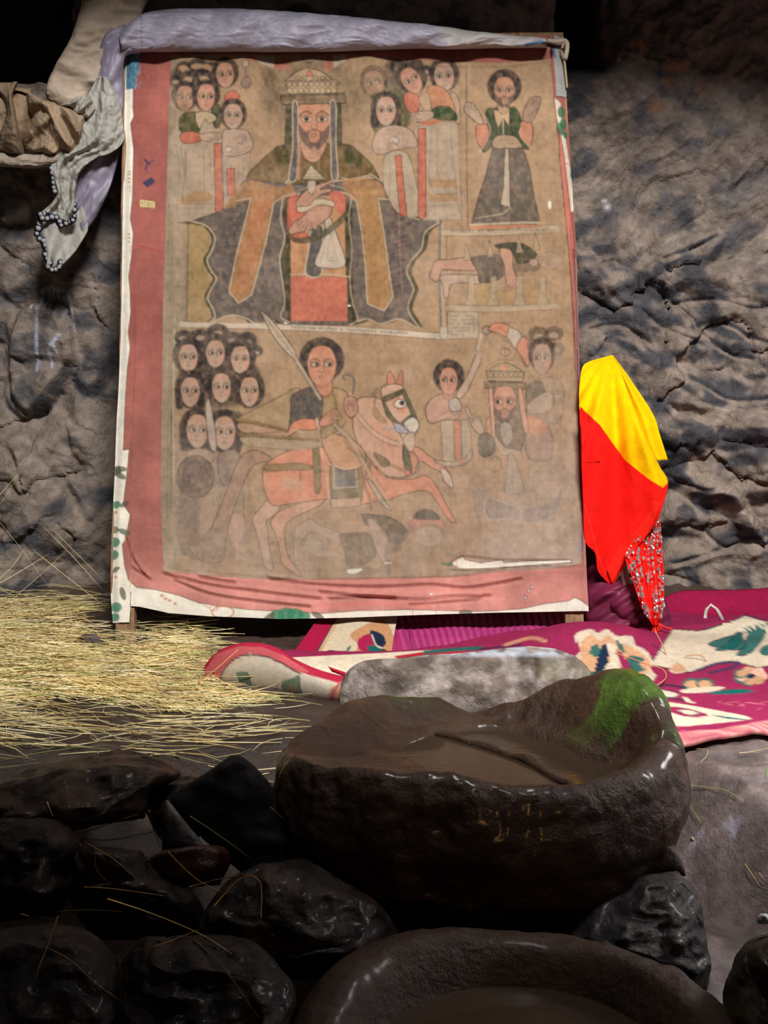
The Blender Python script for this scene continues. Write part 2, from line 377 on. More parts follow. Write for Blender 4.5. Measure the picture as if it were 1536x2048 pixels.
# ---- central seated king
A.ell(628, 196, 112, 78, (104, 88, 64), al=.6, soft=30); A.poly([(520, 140), (552, 150), (560, 205), (540, 190)], (100, 82, 58), al=.6, soft=8)
A.poly([(490, 114), (514, 118), (510, 128), (496, 122)], (182, 98, 76), al=.9); A.poly([(512, 117), (552, 118), (548, 140), (516, 128)], (182, 170, 156), al=.85, smooth=False)
A.poly([(552, 118), (580, 119), (581, 146), (548, 140)], (176, 98, 76), al=.9, smooth=False)
A.poly([(646, 110), (666, 112), (664, 148), (650, 144)], (170, 88, 72), al=.9, smooth=False); A.poly([(666, 112), (692, 114), (690, 126), (668, 140)], (180, 164, 148), al=.85, smooth=False)
A.poly([(692, 114), (712, 114), (692, 128)], (174, 92, 72), al=.9, smooth=False)
A.ell(618, 122, 12, 7, None, INK, 1.3); A.ell(618, 133, 6, 4, None, INK, 1.2); A.line([(618, 112), (618, 142)], INK, 1.4, .7)
A.poly([(572, 172), (578, 160), (600, 144), (618, 140), (640, 146), (662, 160), (676, 174)], (166, 138, 98), INK, 1.6)
A.poly([(613, 156), (618, 141), (628, 156)], (196, 88, 68), INK, 1.1, smooth=False)
for x in (585, 597, 609, 632, 645, 657): A.ell(x, 158+abs(x-618)*.08, 5, 3.5, None, INK, 1.1)
A.poly([(570, 166), (676, 164), (672, 190), (578, 192)], (168, 140, 102), INK, 1.5, smooth=False)
for i in range(9): A.ell(579+i*11, 172, 5.5, 5, None, INK, 1.2, lal=.7); A.ell(580+i*11, 185, 5.5, 5, (176, 150, 112), INK, 1.2, lal=.7)
A.poly([(560, 193), (690, 190), (692, 210), (570, 213)], (124, 100, 70), INK, 1.6, smooth=False)
for i in range(12): A.line([(566+i*10.5, 200), (570+i*10.5, 194), (574+i*10.5, 200)], INK, 1, .5)
A.line([(575, 203), (684, 200)], (168, 92, 66), 1.6, .6)
# shoulder cape
A.poly([(574, 292), (545, 306), (520, 328), (493, 362), (530, 372), (562, 378), (576, 362), (600, 372), (700, 358), (735, 352), (758, 362), (742, 330), (716, 306), (690, 292)], (110, 86, 48), INK, 1.6)
A.poly([(548, 306), (575, 292), (580, 330), (556, 330)], (64, 68, 40), al=.7, soft=8); A.poly([(688, 292), (716, 306), (724, 332), (696, 334)], (58, 66, 40), al=.8, soft=8)
A.line([(493, 363), (520, 366), (548, 376), (564, 376), (578, 362)], (196, 178, 148), 2.4, .8); A.line([(684, 358), (712, 364), (740, 352), (760, 364)], (190, 170, 140), 2.2, .8)
# mantle
MAN = [(493, 364), (478, 396), (448, 422), (385, 446), (414, 455), (431, 478), (424, 505), (415, 522), (424, 545), (434, 560), (424, 580), (417, 600), (428, 622), (430, 640), (408, 656), (458, 634), (494, 640), (512, 650), (548, 645), (584, 652),
       (700, 652), (735, 640), (762, 650), (800, 640), (836, 657), (816, 622), (824, 590), (827, 578), (814, 548), (822, 525), (843, 500), (850, 468), (878, 446), (838, 442), (800, 434), (776, 400), (758, 364), (700, 366), (580, 372)]
A.poly([(x+(-8 if x < 620 else 10), y) for x, y in MAN[3:-4]], (68, 66, 44), None, al=.95)
A.poly(MAN, (98, 88, 82), INK, 1.5, soft=1.5)
A.line(MAN[3:19], (200, 178, 146), 2.6, .85); A.line(MAN[20:35], (196, 172, 142), 2.6, .8)
A.poly([(493, 366), (560, 378), (580, 370), (590, 395), (548, 405), (503, 402), (450, 420)], (164, 112, 64), None, al=.85, soft=3)
A.poly([(690, 362), (755, 366), (772, 398), (757, 404), (713, 406), (695, 395)], (166, 114, 66), None, al=.85, soft=3)
for i in range(46):
    y = 410+i*4.6; x0 = 440+rng.rand()*25; A.line([(x0, y), (x0+20+rng.rand()*20, y+rng.randn()*2)], (58, 54, 62), 2, .5)
    x0 = 775+rng.rand()*30-(i*.3); A.line([(x0, y+8), (x0+18+rng.rand()*18, y-2)], (56, 52, 60), 2.2, .55)
    x0 = 770+rng.rand()*35; A.line([(x0, y+5), (x0+14, y+1)], (150, 84, 76), 1.3, .5)
for i in range(20):
    x0 = 520+rng.rand()*45; y = 430+rng.rand()*200; A.line([(x0, y), (x0+10, y+1)], (70, 64, 68), 1.8, .4)
A.poly([(506, 380), (556, 380), (548, 404), (534, 480), (517, 545), (505, 592), (478, 609), (459, 586), (472, 520), (490, 450), (503, 400)], (166, 114, 66), None, smooth=False); A.poly([(520, 395), (540, 400), (520, 480), (500, 560), (480, 590), (490, 500)], (182, 104, 68), al=.5, soft=10)
for L_ in ([(474, 404), (503, 400), (490, 450), (472, 520), (459, 586), (478, 609), (505, 592), (517, 545), (534, 480), (548, 410), (566, 396), (600, 390)],): A.line(L_, INK, 4.4, .5, False); A.line(L_, (196, 176, 146), 2.6, .9, False)
A.poly([(706, 380), (760, 380), (756, 400), (768, 470), (778, 545), (786, 596), (768, 623), (735, 610), (731, 540), (724, 470), (713, 405)], (166, 120, 66), None, smooth=False)
for L_ in ([(776, 402), (756, 400), (768, 470), (778, 545), (786, 596), (768, 623), (735, 610), (731, 540), (724, 470), (713, 405), (700, 392), (680, 386)],): A.line(L_, INK, 4.2, .5, False); A.line(L_, (196, 176, 146), 2.4, .9, False)
A.line([(797, 430), (800, 520), (806, 600)], (176, 140, 110), 1.8, .5)
# under robe
A.poly([(574, 396), (566, 430), (574, 470), (560, 520), (566, 580), (578, 650), (584, 650), (586, 400)], (64, 62, 42), None, smooth=False)
A.poly([(688, 394), (706, 420), (704, 520), (708, 600), (716, 650), (694, 648)], (62, 60, 44), None, smooth=False)
A.line([(566, 400), (562, 440), (570, 480), (560, 520), (566, 570), (570, 610), (562, 636), (580, 648)], (196, 178, 150), 2.4, .8)
A.line([(704, 396), (698, 440), (704, 500), (700, 560), (706, 610), (716, 640), (704, 650)], (192, 172, 146), 2, .7)
A.poly([(580, 396), (690, 392), (694, 646), (582, 646)], (186, 132, 86), INK, 1.3, smooth=False)
A.poly([(578, 400), (606, 400), (620, 470), (580, 478)], (192, 86, 64), al=.9, soft=4); A.poly([(660, 388), (688, 390), (690, 428), (672, 424)], (192, 90, 68), al=.9, soft=3)
A.poly([(582, 556), (694, 556), (695, 645), (583, 645)], (196, 98, 74), (150, 96, 80), 1.2, smooth=False)
A.line([(582, 552), (640, 550), (700, 556)], (196, 170, 146), 3, .75); A.line([(583, 582), (694, 584)], (150, 70, 54), 1.2, .5)
for x in (590, 598, 606, 612): A.line([(x, 478), (x+1, 548)], (172, 104, 66), 1.4, .5)
A.poly([(624, 455), (646, 456), (644, 500), (642, 552), (612, 550), (618, 500)], (84, 82, 80), (190, 176, 156), 2.2)
A.poly([(650, 442), (660, 437), (676, 478), (690, 534), (632, 534), (640, 500), (650, 470)], (190, 172, 152), INK, 1.4)
folds([[(658, 446), (664, 480), (676, 528)], [(652, 460), (648, 500), (640, 530)], [(660, 470), (656, 520), (672, 524)]])
A.line([(574, 396), (610, 380), (650, 372), (690, 380)], (192, 172, 146), 2, .6)
A.poly([(576, 470), (600, 478), (640, 466), (672, 444), (690, 426), (692, 440), (670, 462), (630, 486), (590, 488)], (66, 66, 46), None, al=.85)
A.poly([(578, 462), (590, 446), (606, 436), (620, 420), (645, 408), (662, 408), (664, 424), (652, 442), (622, 462), (596, 468), (582, 472)], SK, INK, 1.5)
folds([[(600, 452), (624, 440)], [(602, 460), (628, 448)], [(590, 450), (610, 446)]])
hand(628, 436, 2.55, 34, SK, 4, .16, -.35, 6, -1); hand(622, 396, -.42, 30, SK, 4, .14, .1, 5, -1)
A.poly([(592, 410), (604, 392), (622, 378), (648, 368), (664, 362), (664, 368), (640, 382), (660, 380), (662, 386), (640, 394), (618, 414), (600, 420)], SK, INK, 1.5)
folds([[(612, 404), (628, 392), (644, 390)], [(606, 398), (626, 384)]]); A.poly([(596, 416), (618, 414), (632, 400), (664, 404), (668, 416), (640, 412), (612, 426), (596, 426)], (196, 174, 146), INK, 1.3, .9)
# head cloth, face
A.poly([(573, 212), (592, 212), (590, 260), (586, 300), (570, 296)], (72, 72, 50), INK, 1.2, smooth=False); A.poly([(664, 212), (682, 210), (684, 292), (668, 296)], (72, 74, 52), INK, 1.2, smooth=False)
A.poly([(604, 285), (652, 285), (642, 318), (626, 328), (608, 316)], SK, INK, 1.3)
for y in (292, 299, 306, 313): A.line([(608, y), (626, y+5), (644, y-1)], (140, 84, 62), 1.2, .6)
face(629, 244, 35, 50, (194, 130, 98), 0, 0, hair=None, beard=True)
A.poly([(600, 196), (660, 196), (664, 211), (594, 212)], (124, 100, 70), None, smooth=False)
A.poly([(562, 196), (690, 192), (692, 209), (564, 212)], (112, 92, 68), INK, 1.4, .9, smooth=False)
for x in (606, 655): A.line([(x, 203), (x+12, 202)], (150, 78, 66), 3.5, .7)
for i in range(12): A.line([(568+i*10.3, 206), (572+i*10.3, 199), (576+i*10.3, 206)], INK, 1, .4)
A.line([(566, 208), (690, 206)], (160, 136, 100), 1.6, .6)
A.poly([(586, 212), (596, 214), (596, 270), (598, 310), (592, 362), (578, 360), (586, 300)], (88, 86, 88), (186, 168, 146), 1.8); A.poly([(660, 212), (672, 212), (672, 290), (676, 356), (664, 358), (662, 290)], (92, 88, 88), (184, 166, 144), 1.8)
A.poly([(596, 290), (602, 292), (600, 362), (592, 362)], (176, 128, 100), al=.8, smooth=False); A.poly([(604, 362), (622, 332), (652, 362)], (176, 158, 126), INK, 1.4, smooth=False)
for y in (342, 350, 357): A.line([(622-(y-332)*.5, y), (622+(y-332)*.9, y)], INK, 1.2, .6)
A.poly([(616, 366), (632, 366), (628, 388), (618, 388)], (190, 170, 146), INK, 1, .8)

# ---- right crowd
bump_heads([(796, 138, 14), (826, 134, 16), (850, 146, 12)]); A.ell(790, 148, 24, 26, HAIR, al=.7, soft=8)
A.poly([(768, 165), (796, 175), (812, 200), (800, 215), (778, 190)], GRN, al=.8, soft=4)
face(748, 172, 20, 27, (168, 138, 112), 1, -.2, .6, hx=27, hy=32)
A.poly([(828, 258), (880, 246), (916, 250), (922, 442), (842, 444)], (172, 152, 130), INK, 1.2, .8, .4, smooth=False)
face(888, 158, 20, 28, SKP, 0, -.1, hx=30, hy=34)
A.poly([(900, 190), (916, 200), (920, 250), (908, 240)], SKP, INK, 1, .7)
face(823, 166, 19, 27, SK, 1, -.55, hx=30, hy=32)
A.poly([(808, 192), (826, 190), (840, 204), (832, 232), (812, 222)], (188, 98, 72), INK, 1.2)
A.poly([(856, 178), (882, 178), (900, 196), (912, 238), (886, 232), (862, 228), (856, 208)], (184, 120, 84), INK, 1.2)
A.poly([(838, 200), (856, 190), (862, 226), (848, 226)], (176, 142, 112), INK, 1)
A.poly([(864, 224), (880, 216), (902, 220), (914, 242), (888, 244), (864, 238)], (56, 78, 46), INK, 1.2)
A.poly([(826, 232), (846, 226), (866, 228), (864, 240), (842, 248), (828, 246)], SKP, INK, 1.2); A.poly([(846, 246), (882, 244), (870, 252), (848, 254)], (190, 96, 72), al=.9)
A.poly([(742, 200), (760, 190), (800, 200), (822, 245), (800, 262), (748, 268)], (66, 74, 44), None, al=.85, soft=4)
face(772, 226, 20, 28, SKP, 0, 0, hx=30, hy=34, lob=True)
A.poly([(756, 264), (780, 254), (812, 258), (828, 272), (834, 296), (800, 300), (756, 312), (744, 292)], SKP, INK, 1.2)
folds([[(762, 272), (786, 292)], [(800, 268), (780, 290), (830, 296)], [(752, 300), (800, 302)]]); A.ell(788, 284, 10, 8, WHT, INK, 1, .6)
hand(790, 296, 3.3, 15, SKP, 4, .14, .2, 3); hand(838, 238, 3.0, 14, SKP, 4, .15, .2, 3)
A.poly([(772, 312), (812, 308), (830, 360), (840, 432), (800, 432), (776, 400), (766, 360)], (174, 156, 132), INK, 1.1, .85, .5)
A.poly([(790, 314), (802, 312), (808, 380), (814, 436), (800, 434), (794, 370)], (190, 92, 68), INK, 1.2, smooth=False)
A.poly([(836, 260), (851, 260), (852, 436), (843, 444), (836, 436)], (190, 94, 70), INK, 1.2, smooth=False)
for y in (292, 312, 348, 394, 416): A.line([(836, y), (852, y)], INK, 1, .5)
for y in (336, 384): A.line([(792, y), (812, y)], INK, 1.2, .6)
A.ell(843, 432, 4, 5, None, (210, 140, 110), 1)
for y, h in ((372, 10), (400, 10)): A.poly([(856, y-h), (912, y-h), (914, y+h-4), (858, y+h-4)], (166, 122, 76), None, al=.8, soft=3, smooth=False)
folds([[(862, 260), (862, 380), (916, 390)], [(875, 260), (877, 360), (912, 362)], [(900, 262), (908, 340), (918, 430)], [(858, 416), (918, 412)], [(816, 312), (834, 360)], [(780, 330), (778, 400)]])

# ---- saint in the right hand panel
A.line([(920, 132), (922, 300), (924, 458)], (120, 96, 72), 1.6, .5, False); A.line([(932, 134), (933, 300), (935, 458)], INK, 1.8, .75, False)
A.line([(870, 136), (1000, 138), (1098, 128)], INK, 1.4, .5)
A.poly([(985, 296), (1042, 294), (1058, 340), (1068, 400), (1080, 450), (1010, 456), (942, 450), (956, 400), (972, 350)], (98, 88, 78), INK, 1.5, smooth=False)
A.poly([(1009, 300), (1016, 300), (1020, 418), (1000, 412), (1006, 380)], (180, 160, 136), INK, 1.2, smooth=False)
A.line([(1020, 418), (1006, 430), (950, 440)], (186, 164, 136), 2.4, .7, False)
A.poly([(952, 256), (974, 254), (980, 280), (966, 300), (954, 288)], (190, 116, 86), INK, 1.4); A.poly([(1040, 246), (1062, 250), (1064, 282), (1056, 298), (1040, 284), (1034, 262)], (192, 120, 90), INK, 1.4)
A.poly([(930, 212), (940, 208), (952, 218), (966, 246), (958, 252), (942, 240), (928, 226)], SKP, INK, 1.4); A.poly([(1044, 236), (1052, 212), (1064, 198), (1080, 200), (1076, 220), (1064, 246), (1050, 248)], (150, 118, 98), INK, 1.4)
folds([[(936, 214), (946, 226)], [(932, 222), (944, 232)], [(1058, 206), (1068, 222)], [(1066, 202), (1072, 218)]])
hand(944, 228, -2.3, 17, SKP, 4, .2, .6, 3.4, 1); hand(1062, 222, -1.0, 19, (160, 126, 104), 4, .2, -.5, 3.6, -1)
A.poly([(984, 222), (1020, 218), (1030, 250), (1020, 278), (994, 278), (984, 250)], (64, 76, 48), INK, 1.2)
A.poly([(982, 222), (1000, 226), (1018, 218), (1018, 258), (1005, 238), (996, 262)], (186, 148, 104), INK, 1.3, smooth=False); A.line([(1005, 234), (1006, 274)], (196, 178, 146), 2.4, .8)
A.poly([(970, 230), (984, 220), (990, 250), (990, 286), (970, 308), (964, 302), (978, 272)], (54, 74, 44), INK, 1.5); A.poly([(1022, 218), (1036, 226), (1042, 250), (1036, 272), (1058, 298), (1048, 302), (1028, 286), (1020, 250)], (54, 74, 44), INK, 1.5)
A.line([(970, 234), (980, 268), (962, 304), (956, 308)], (194, 172, 140), 1.8, .7); A.line([(1042, 250), (1040, 276), (1060, 300)], (194, 172, 140), 1.8, .7)
A.poly([(990, 278), (1026, 276), (1042, 294), (1036, 300), (988, 300)], (172, 144, 110), INK, 1.2); folds([[(990, 286), (1030, 284)], [(990, 293), (1036, 291)]])
A.poly([(996, 206), (1014, 206), (1014, 226), (1004, 232), (996, 224)], (172, 134, 104), INK, 1)
face(1008, 186, 21, 29, (170, 124, 94), 0, 0, beard=True, hx=34, hy=35, hoff=-9)
A.line([(940, 452), (1080, 448)], (192, 172, 144), 4, .8); A.line([(940, 458), (1080, 455)], (196, 116, 78), 6, .85)
A.line([(884, 468), (1000, 468), (1112, 460)], (184, 164, 136), 12, .75); A.line([(884, 462), (1000, 462), (1112, 452)], INK, 1.3, .6); A.line([(884, 474), (1000, 474), (1112, 464)], INK, 1.3, .6)
glyphs(900, 466, 1095, 462, 5, 6, .6)

# ---- reclining figure and candle panel
A.line([(893, 476), (894, 560), (893, 680)], INK, 1.6, .65, False); A.line([(880, 446), (878, 560), (882, 660)], (98, 98, 94), 5, .8, False); A.line([(885, 446), (884, 560), (887, 662)], (172, 158, 136), 4, .7, False)
A.line([(893, 474), (1000, 475), (1110, 470)], INK, 1.2, .4)
A.poly([(880, 556), (900, 552), (950, 552), (962, 558), (958, 570), (930, 568), (902, 572), (896, 596), (888, 596), (886, 575)], SKP, INK, 1.4)
A.poly([(858, 556), (864, 540), (872, 524), (900, 522), (940, 518), (958, 540), (930, 544), (890, 542), (882, 548), (874, 566), (862, 560)], SK, INK, 1.6)
A.poly([(942, 520), (968, 514), (998, 512), (1014, 524), (1010, 548), (992, 564), (966, 568), (958, 566), (954, 546)], (92, 82, 70), INK, 1.4)
A.poly([(988, 494), (1010, 489), (1040, 490), (1066, 504), (1072, 514), (1056, 528), (1034, 530), (1024, 508), (1000, 500)], (70, 72, 54), INK, 1.5)
A.poly([(1020, 528), (1050, 532), (1078, 530), (1076, 544), (1040, 548), (1022, 544)], (104, 88, 72), None, al=.7, soft=3)
A.poly([(998, 502), (1012, 500), (1024, 508), (1026, 540), (1036, 560), (1038, 580), (1030, 576), (1024, 566), (1016, 570), (1010, 560), (1008, 536)], SK, INK, 1.5)
A.ell(1100, 524, 24, 17, (172, 142, 118), INK, 1.1, .6, .35); A.ell(1066, 528, 9, 8, SKP, INK, 1, .7, .5)
for (x, y) in ((934, 520), (980, 514), (1038, 506), (1072, 500)): A.poly([(x-7, y+4), (x-2, y-32), (x+7, y+2)], (176, 150, 120), INK, 1.1, .7, .6, smooth=False)
for x in (942, 986, 1038, 1084): A.poly([(x-6, 556), (x+6, 554), (x+7, 596), (x+14, 614), (x-14, 614), (x-7, 596)], (168, 148, 118), INK, 1.1, .75, .5, smooth=False); A.line([(x-7, 590), (x+7, 590)], INK, 1, .5)
for x in (964, 1012, 1062): A.ell(x, 590, 15, 22, (166, 132, 78), al=.6, soft=5)
A.line([(896, 618), (1000, 620), (1112, 616)], (176, 158, 132), 10, .6); A.line([(896, 611), (1000, 614), (1112, 610)], INK, 1.1, .45); A.line([(896, 626), (1000, 628), (1112, 622)], INK, 1.1, .45)
A.poly([(895, 626), (956, 626), (957, 678), (896, 681)], (170, 154, 130), INK, 1.2, .85, .5, smooth=False)
for y in (634, 642, 650, 658, 665, 672): glyphs(899, y, 950-(y > 668)*22, y, 4, 5, .5)
# inscription band
A.line([(366, 652), (500, 654), (600, 658), (700, 662), (800, 668), (894, 676)], (196, 180, 158), 11, .9); A.line([(366, 646), (600, 652), (720, 656), (880, 668)], INK, 1.3, .6); A.line([(366, 658), (600, 664), (720, 670), (894, 682)], INK, 1.3, .6)
glyphs(582, 657, 815, 668, 5, 6, .75)
A.poly([(880, 655), (894, 655), (896, 680), (880, 678)], (186, 172, 150), INK, 1, .8, .5, smooth=False)

# ---- lower left crowd
bump_heads([(370, 678, 16), (400, 676, 16), (437, 667, 18), (464, 680, 15), (494, 682, 17), (512, 704, 12), (414, 750, 16)])
A.ell(438, 702, 84, 38, HAIR, al=.8, soft=10); A.ell(440, 760, 84, 60, HAIR, al=.75, soft=10)
bump_heads([(368, 677, 14), (402, 675, 14), (437, 666, 15), (465, 681, 13), (495, 684, 14), (513, 706, 10)])
for (x, y) in ((378, 718), (432, 710), (482, 722)): face(x, y, 19, 27, SKP, 1 if x < 480 else 0, 0, hx=31, hy=36)
for (x, y) in ((382, 786), (444, 778), (500, 786)): face(x, y, 19, 29, SKP, 1, 0, hx=31, hy=38, lob=(x < 400))
A.poly([(360, 900), (420, 890), (478, 900), (490, 1000), (470, 1110), (370, 1110), (352, 1000)], (150, 126, 106), INK, 1.1, .75, .4)
A.poly([(362, 860), (380, 830), (480, 826), (490, 890), (450, 905), (420, 905), (365, 900)], (72, 68, 50), None, al=.8, soft=6)
for (x, y) in ((396, 864), (450, 868)): face(x, y, 22, 33, SKP, 1, 0, hx=36, hy=42, lob=True)
A.poly([(377, 905), (400, 898), (428, 908), (420, 930), (380, 925)], SKP, INK, 1, .8); A.poly([(438, 912), (476, 905), (480, 960), (446, 970)], (138, 118, 106), INK, 1.1, .8)
A.poly([(412, 822), (419, 800), (428, 840), (434, 890), (430, 905), (420, 890)], (170, 152, 136), INK, 1.2); A.line([(431, 905), (438, 1000), (428, 1100)], (150, 132, 116), 5, .7); A.line([(434, 905), (441, 1000), (431, 1100)], INK, 1.1, .5)
A.ell(392, 955, 37, 43, (114, 96, 86), INK, 1.6, .95); A.ell(392, 953, 24, 30, None, INK, 1.1, lal=.4); A.ell(390, 938, 9, 8, None, (150, 130, 112), 1.2); A.line([(380, 930), (378, 1000)], INK, 1.2, .4); A.line([(402, 935), (400, 1000)], INK, 1.2, .4)
A.poly([(362, 985), (378, 1000), (400, 1000), (396, 1060), (404, 1110), (366, 1108), (356, 1040)], (122, 100, 86), None, al=.8, soft=5)
A.poly([(404, 1005), (430, 990), (436, 1020), (420, 1060), (402, 1070)], SKP, INK, 1, .6, .4); A.poly([(458, 1030), (486, 1030), (492, 1060), (480, 1090), (500, 1104), (470, 1100), (456, 1060)], (188, 140, 118), INK, 1.1, .7, .5)
folds([[(484, 950), (492, 1060)], [(496, 940), (504, 1060)], [(470, 960), (466, 1030)]])

# ---- horse and rider
A.poly([(546, 922), (524, 906), (504, 903), (484, 914), (466, 950), (448, 1000), (428, 1050), (396, 1116), (446, 1122), (456, 1060), (476, 1000), (494, 955), (512, 930)], (160, 122, 100), INK, 1.4, .9)
A.poly([(396, 1100), (420, 1060), (444, 1062), (452, 1110), (420, 1122)], (128, 104, 90), None, al=.7, soft=5)
OR1 = (208, 130, 94)
A.poly([(546, 990), (520, 1020), (506, 1040), (516, 1075), (524, 1110), (530, 1134), (548, 1142), (540, 1100), (536, 1060), (534, 1044), (560, 1020)], (190, 148, 122), INK, 1.4, .9)
A.poly([(650, 992), (600, 1008), (560, 1024), (542, 1046), (552, 1070), (560, 1100), (566, 1130), (604, 1156), (592, 1136), (576, 1110), (570, 1060), (590, 1036), (640, 1012)], (196, 140, 110), INK, 1.4, .95)
A.poly([(530, 934), (552, 916), (590, 900), (640, 896), (690, 905), (740, 930), (770, 950), (780, 990), (720, 1010), (660, 1000), (600, 1006), (548, 1012), (530, 985), (526, 955)], OR1, INK, 1.6)
A.poly([(545, 950), (600, 945), (640, 950), (640, 990), (560, 1000)], (214, 116, 80), None, al=.6, soft=16); A.poly([(600, 905), (640, 900), (640, 930), (600, 930)], (214, 112, 78), None, al=.6, soft=10)
A.ell(585, 968, 25, 12, (186, 152, 122), al=.6, soft=12); A.line([(601, 948), (601, 962)], (110, 50, 36), 2.4, .8)
A.poly([(716, 800), (706, 840), (712, 880), (740, 920), (780, 955), (834, 946), (832, 905), (800, 868), (776, 832), (760, 800)], (196, 150, 122), INK, 1.5)
A.poly([(730, 850), (760, 890), (800, 940), (820, 935), (800, 890), (760, 850)], (206, 136, 104), None, al=.6, soft=10)
A.poly([(740, 930), (770, 955), (820, 960), (848, 952), (868, 966), (900, 1024), (912, 1046), (896, 1040), (870, 1000), (848, 982), (800, 992), (760, 1000)], (204, 124, 92), INK, 1.5)
A.poly([(812, 900), (836, 896), (856, 912), (884, 930), (900, 950), (906, 974), (894, 970), (884, 960), (888, 950), (862, 936), (838, 924), (826, 950)], (200, 130, 102), INK, 1.5)
A.poly([(880, 938), (898, 948), (906, 975), (892, 968)], (190, 172, 152), INK, 1.3, .9)
# head of the horse
A.poly([(752, 800), (744, 790), (756, 778), (748, 808), (762, 830), (774, 846), (760, 846), (745, 828)], (150, 116, 66), INK, 1, .7, .4)
A.poly([(776, 778), (774, 758), (780, 744), (788, 760), (790, 778)], (196, 118, 88), INK, 1.4); A.poly([(792, 776), (796, 758), (804, 742), (806, 760), (804, 776)], (190, 110, 86), INK, 1.4)
A.poly([(763, 778), (786, 770), (806, 776), (814, 800), (826, 832), (838, 848), (834, 864), (824, 874), (806, 880), (798, 866), (784, 846), (770, 822), (764, 800)], (200, 158, 130), INK, 1.7)
A.poly([(782, 800), (800, 796), (814, 812), (812, 830), (796, 826)], (200, 108, 80), None, al=.5, soft=5)
A.poly([(766, 796), (786, 788), (806, 780), (808, 788), (788, 798), (768, 806)], (86, 86, 60), INK, 1.1); A.poly([(808, 780), (818, 800), (834, 838), (828, 842), (812, 808), (804, 788)], (86, 86, 62), INK, 1.1)
A.poly([(768, 804), (784, 832), (800, 846), (820, 832), (826, 838), (806, 856), (794, 850), (776, 838), (766, 812)], (84, 86, 58), INK, 1.1)
A.poly([(788, 810), (798, 800), (812, 806), (808, 816), (794, 818)], (214, 200, 184), INK, 1.5); A.ell(804, 808, 5.5, 5, (26, 22, 24))
A.poly([(808, 848), (826, 836), (838, 850), (830, 866), (816, 862)], (196, 184, 168), INK, 1.2); A.poly([(790, 848), (806, 854), (816, 866), (800, 868), (790, 860)], (170, 172, 180), INK, 1.2, .9)
for i in range(7): A.line([(768+i*7, 862+(i % 2)*4), (774+i*7, 852+(i % 3)*3)], (128, 132, 150), 3, .7)
A.poly([(806, 880), (826, 866), (830, 890), (820, 906)], (188, 166, 144), INK, 1.2, .8)
A.line([(698, 800), (716, 830), (740, 860), (770, 880), (800, 890)], (184, 164, 138), 5, .7); A.line([(698, 796), (716, 825), (742, 856), (772, 876), (800, 886)], INK, 1.3, .7); A.line([(694, 806), (712, 836), (738, 866), (768, 886), (798, 896)], INK, 1.3, .7)
A.poly([(806, 890), (818, 910), (824, 945), (814, 948), (806, 920)], (76, 90, 64), INK, 1.2); A.line([(755, 915), (780, 930), (812, 944)], (150, 118, 70), 7, .7); A.ell(815, 947, 5, 6, (206, 90, 66), INK, 1)
A.line([(832, 945), (836, 920), (826, 905)], (90, 88, 74), 4, .7); A.poly([(748, 908), (772, 918), (780, 930), (764, 934)], (112, 92, 60), INK, 1, .9)
# blanket and straps
A.poly([(530, 932), (560, 930), (600, 928), (624, 934), (620, 942), (580, 942), (534, 944)], (140, 108, 58), INK, 1.2); A.poly([(626, 898), (638, 898), (642, 950), (640, 985), (630, 985), (628, 950)], (118, 104, 60), INK, 1.1)
A.poly([(660, 922), (720, 918), (728, 960), (724, 1004), (662, 1010), (660, 960)], (132, 108, 64), INK, 1.3, smooth=False); A.poly([(668, 935), (712, 932), (714, 975), (668, 978)], (104, 104, 104), (188, 170, 148), 2.2, smooth=False)
A.poly([(664, 980), (722, 978), (724, 1002), (664, 1006)], (98, 98, 66), INK, 1, .7, smooth=False); A.poly([(662, 1000), (722, 996), (720, 1014), (664, 1018)], (186, 148, 120), INK, 1.1, .9, smooth=False)
A.line([(640, 895), (652, 940), (660, 1000)], (194, 178, 154), 2.4, .8); A.line([(736, 930), (730, 970), (740, 1000), (742, 1020)], (112, 94, 64), 6, .7)
# cloak, bow and arms
A.poly([(478, 838), (520, 816), (560, 796), (600, 780), (600, 850), (570, 862), (530, 852), (478, 844)], (164, 136, 98), INK, 1.3, .9); A.line([(478, 842), (520, 850), (560, 860), (580, 866)], (128, 96, 48), 8, .8); A.line([(480, 870), (530, 874), (580, 878), (636, 882)], (120, 94, 50), 7, .75)
A.poly([(480, 848), (540, 858), (560, 864), (520, 868), (484, 866)], (182, 140, 110), INK, 1, .8); A.poly([(484, 876), (560, 880), (640, 886), (640, 896), (590, 902), (520, 896), (492, 892)], (170, 148, 118), INK, 1.1, .7, .5)
A.poly([(648, 868), (680, 872), (710, 884), (732, 912), (722, 936), (690, 942), (668, 934), (652, 906), (644, 884)], (188, 136, 98), INK, 1.6); A.line([(660, 930), (690, 940), (716, 934)], (196, 178, 154), 2.4, .7)
A.line([(690, 945), (720, 960), (740, 930), (700, 900), (690, 876)], (124, 100, 58), 6, .6)
A.poly([(632, 784), (660, 778), (690, 784), (700, 810), (690, 850), (660, 872), (644, 876), (640, 830)], (164, 134, 90), INK, 1.4)
A.line([(640, 786), (652, 800), (662, 784)], (150, 124, 66), 6, .85); A.line([(664, 784), (672, 810), (676, 845), (666, 868)], (132, 106, 62), 6, .8); A.line([(680, 790), (692, 830), (700, 850)], (186, 130, 96), 8, .8)
A.poly([(584, 796), (606, 782), (636, 776), (646, 800), (642, 838), (620, 846), (596, 856), (578, 866), (582, 830)], (90, 84, 80), INK, 1.5)
for i in range(14): x0 = 590+rng.rand()*40; y = 795+rng.rand()*48; A.line([(x0, y), (x0+6, y+6)], (72, 70, 78), 1.6, .5)
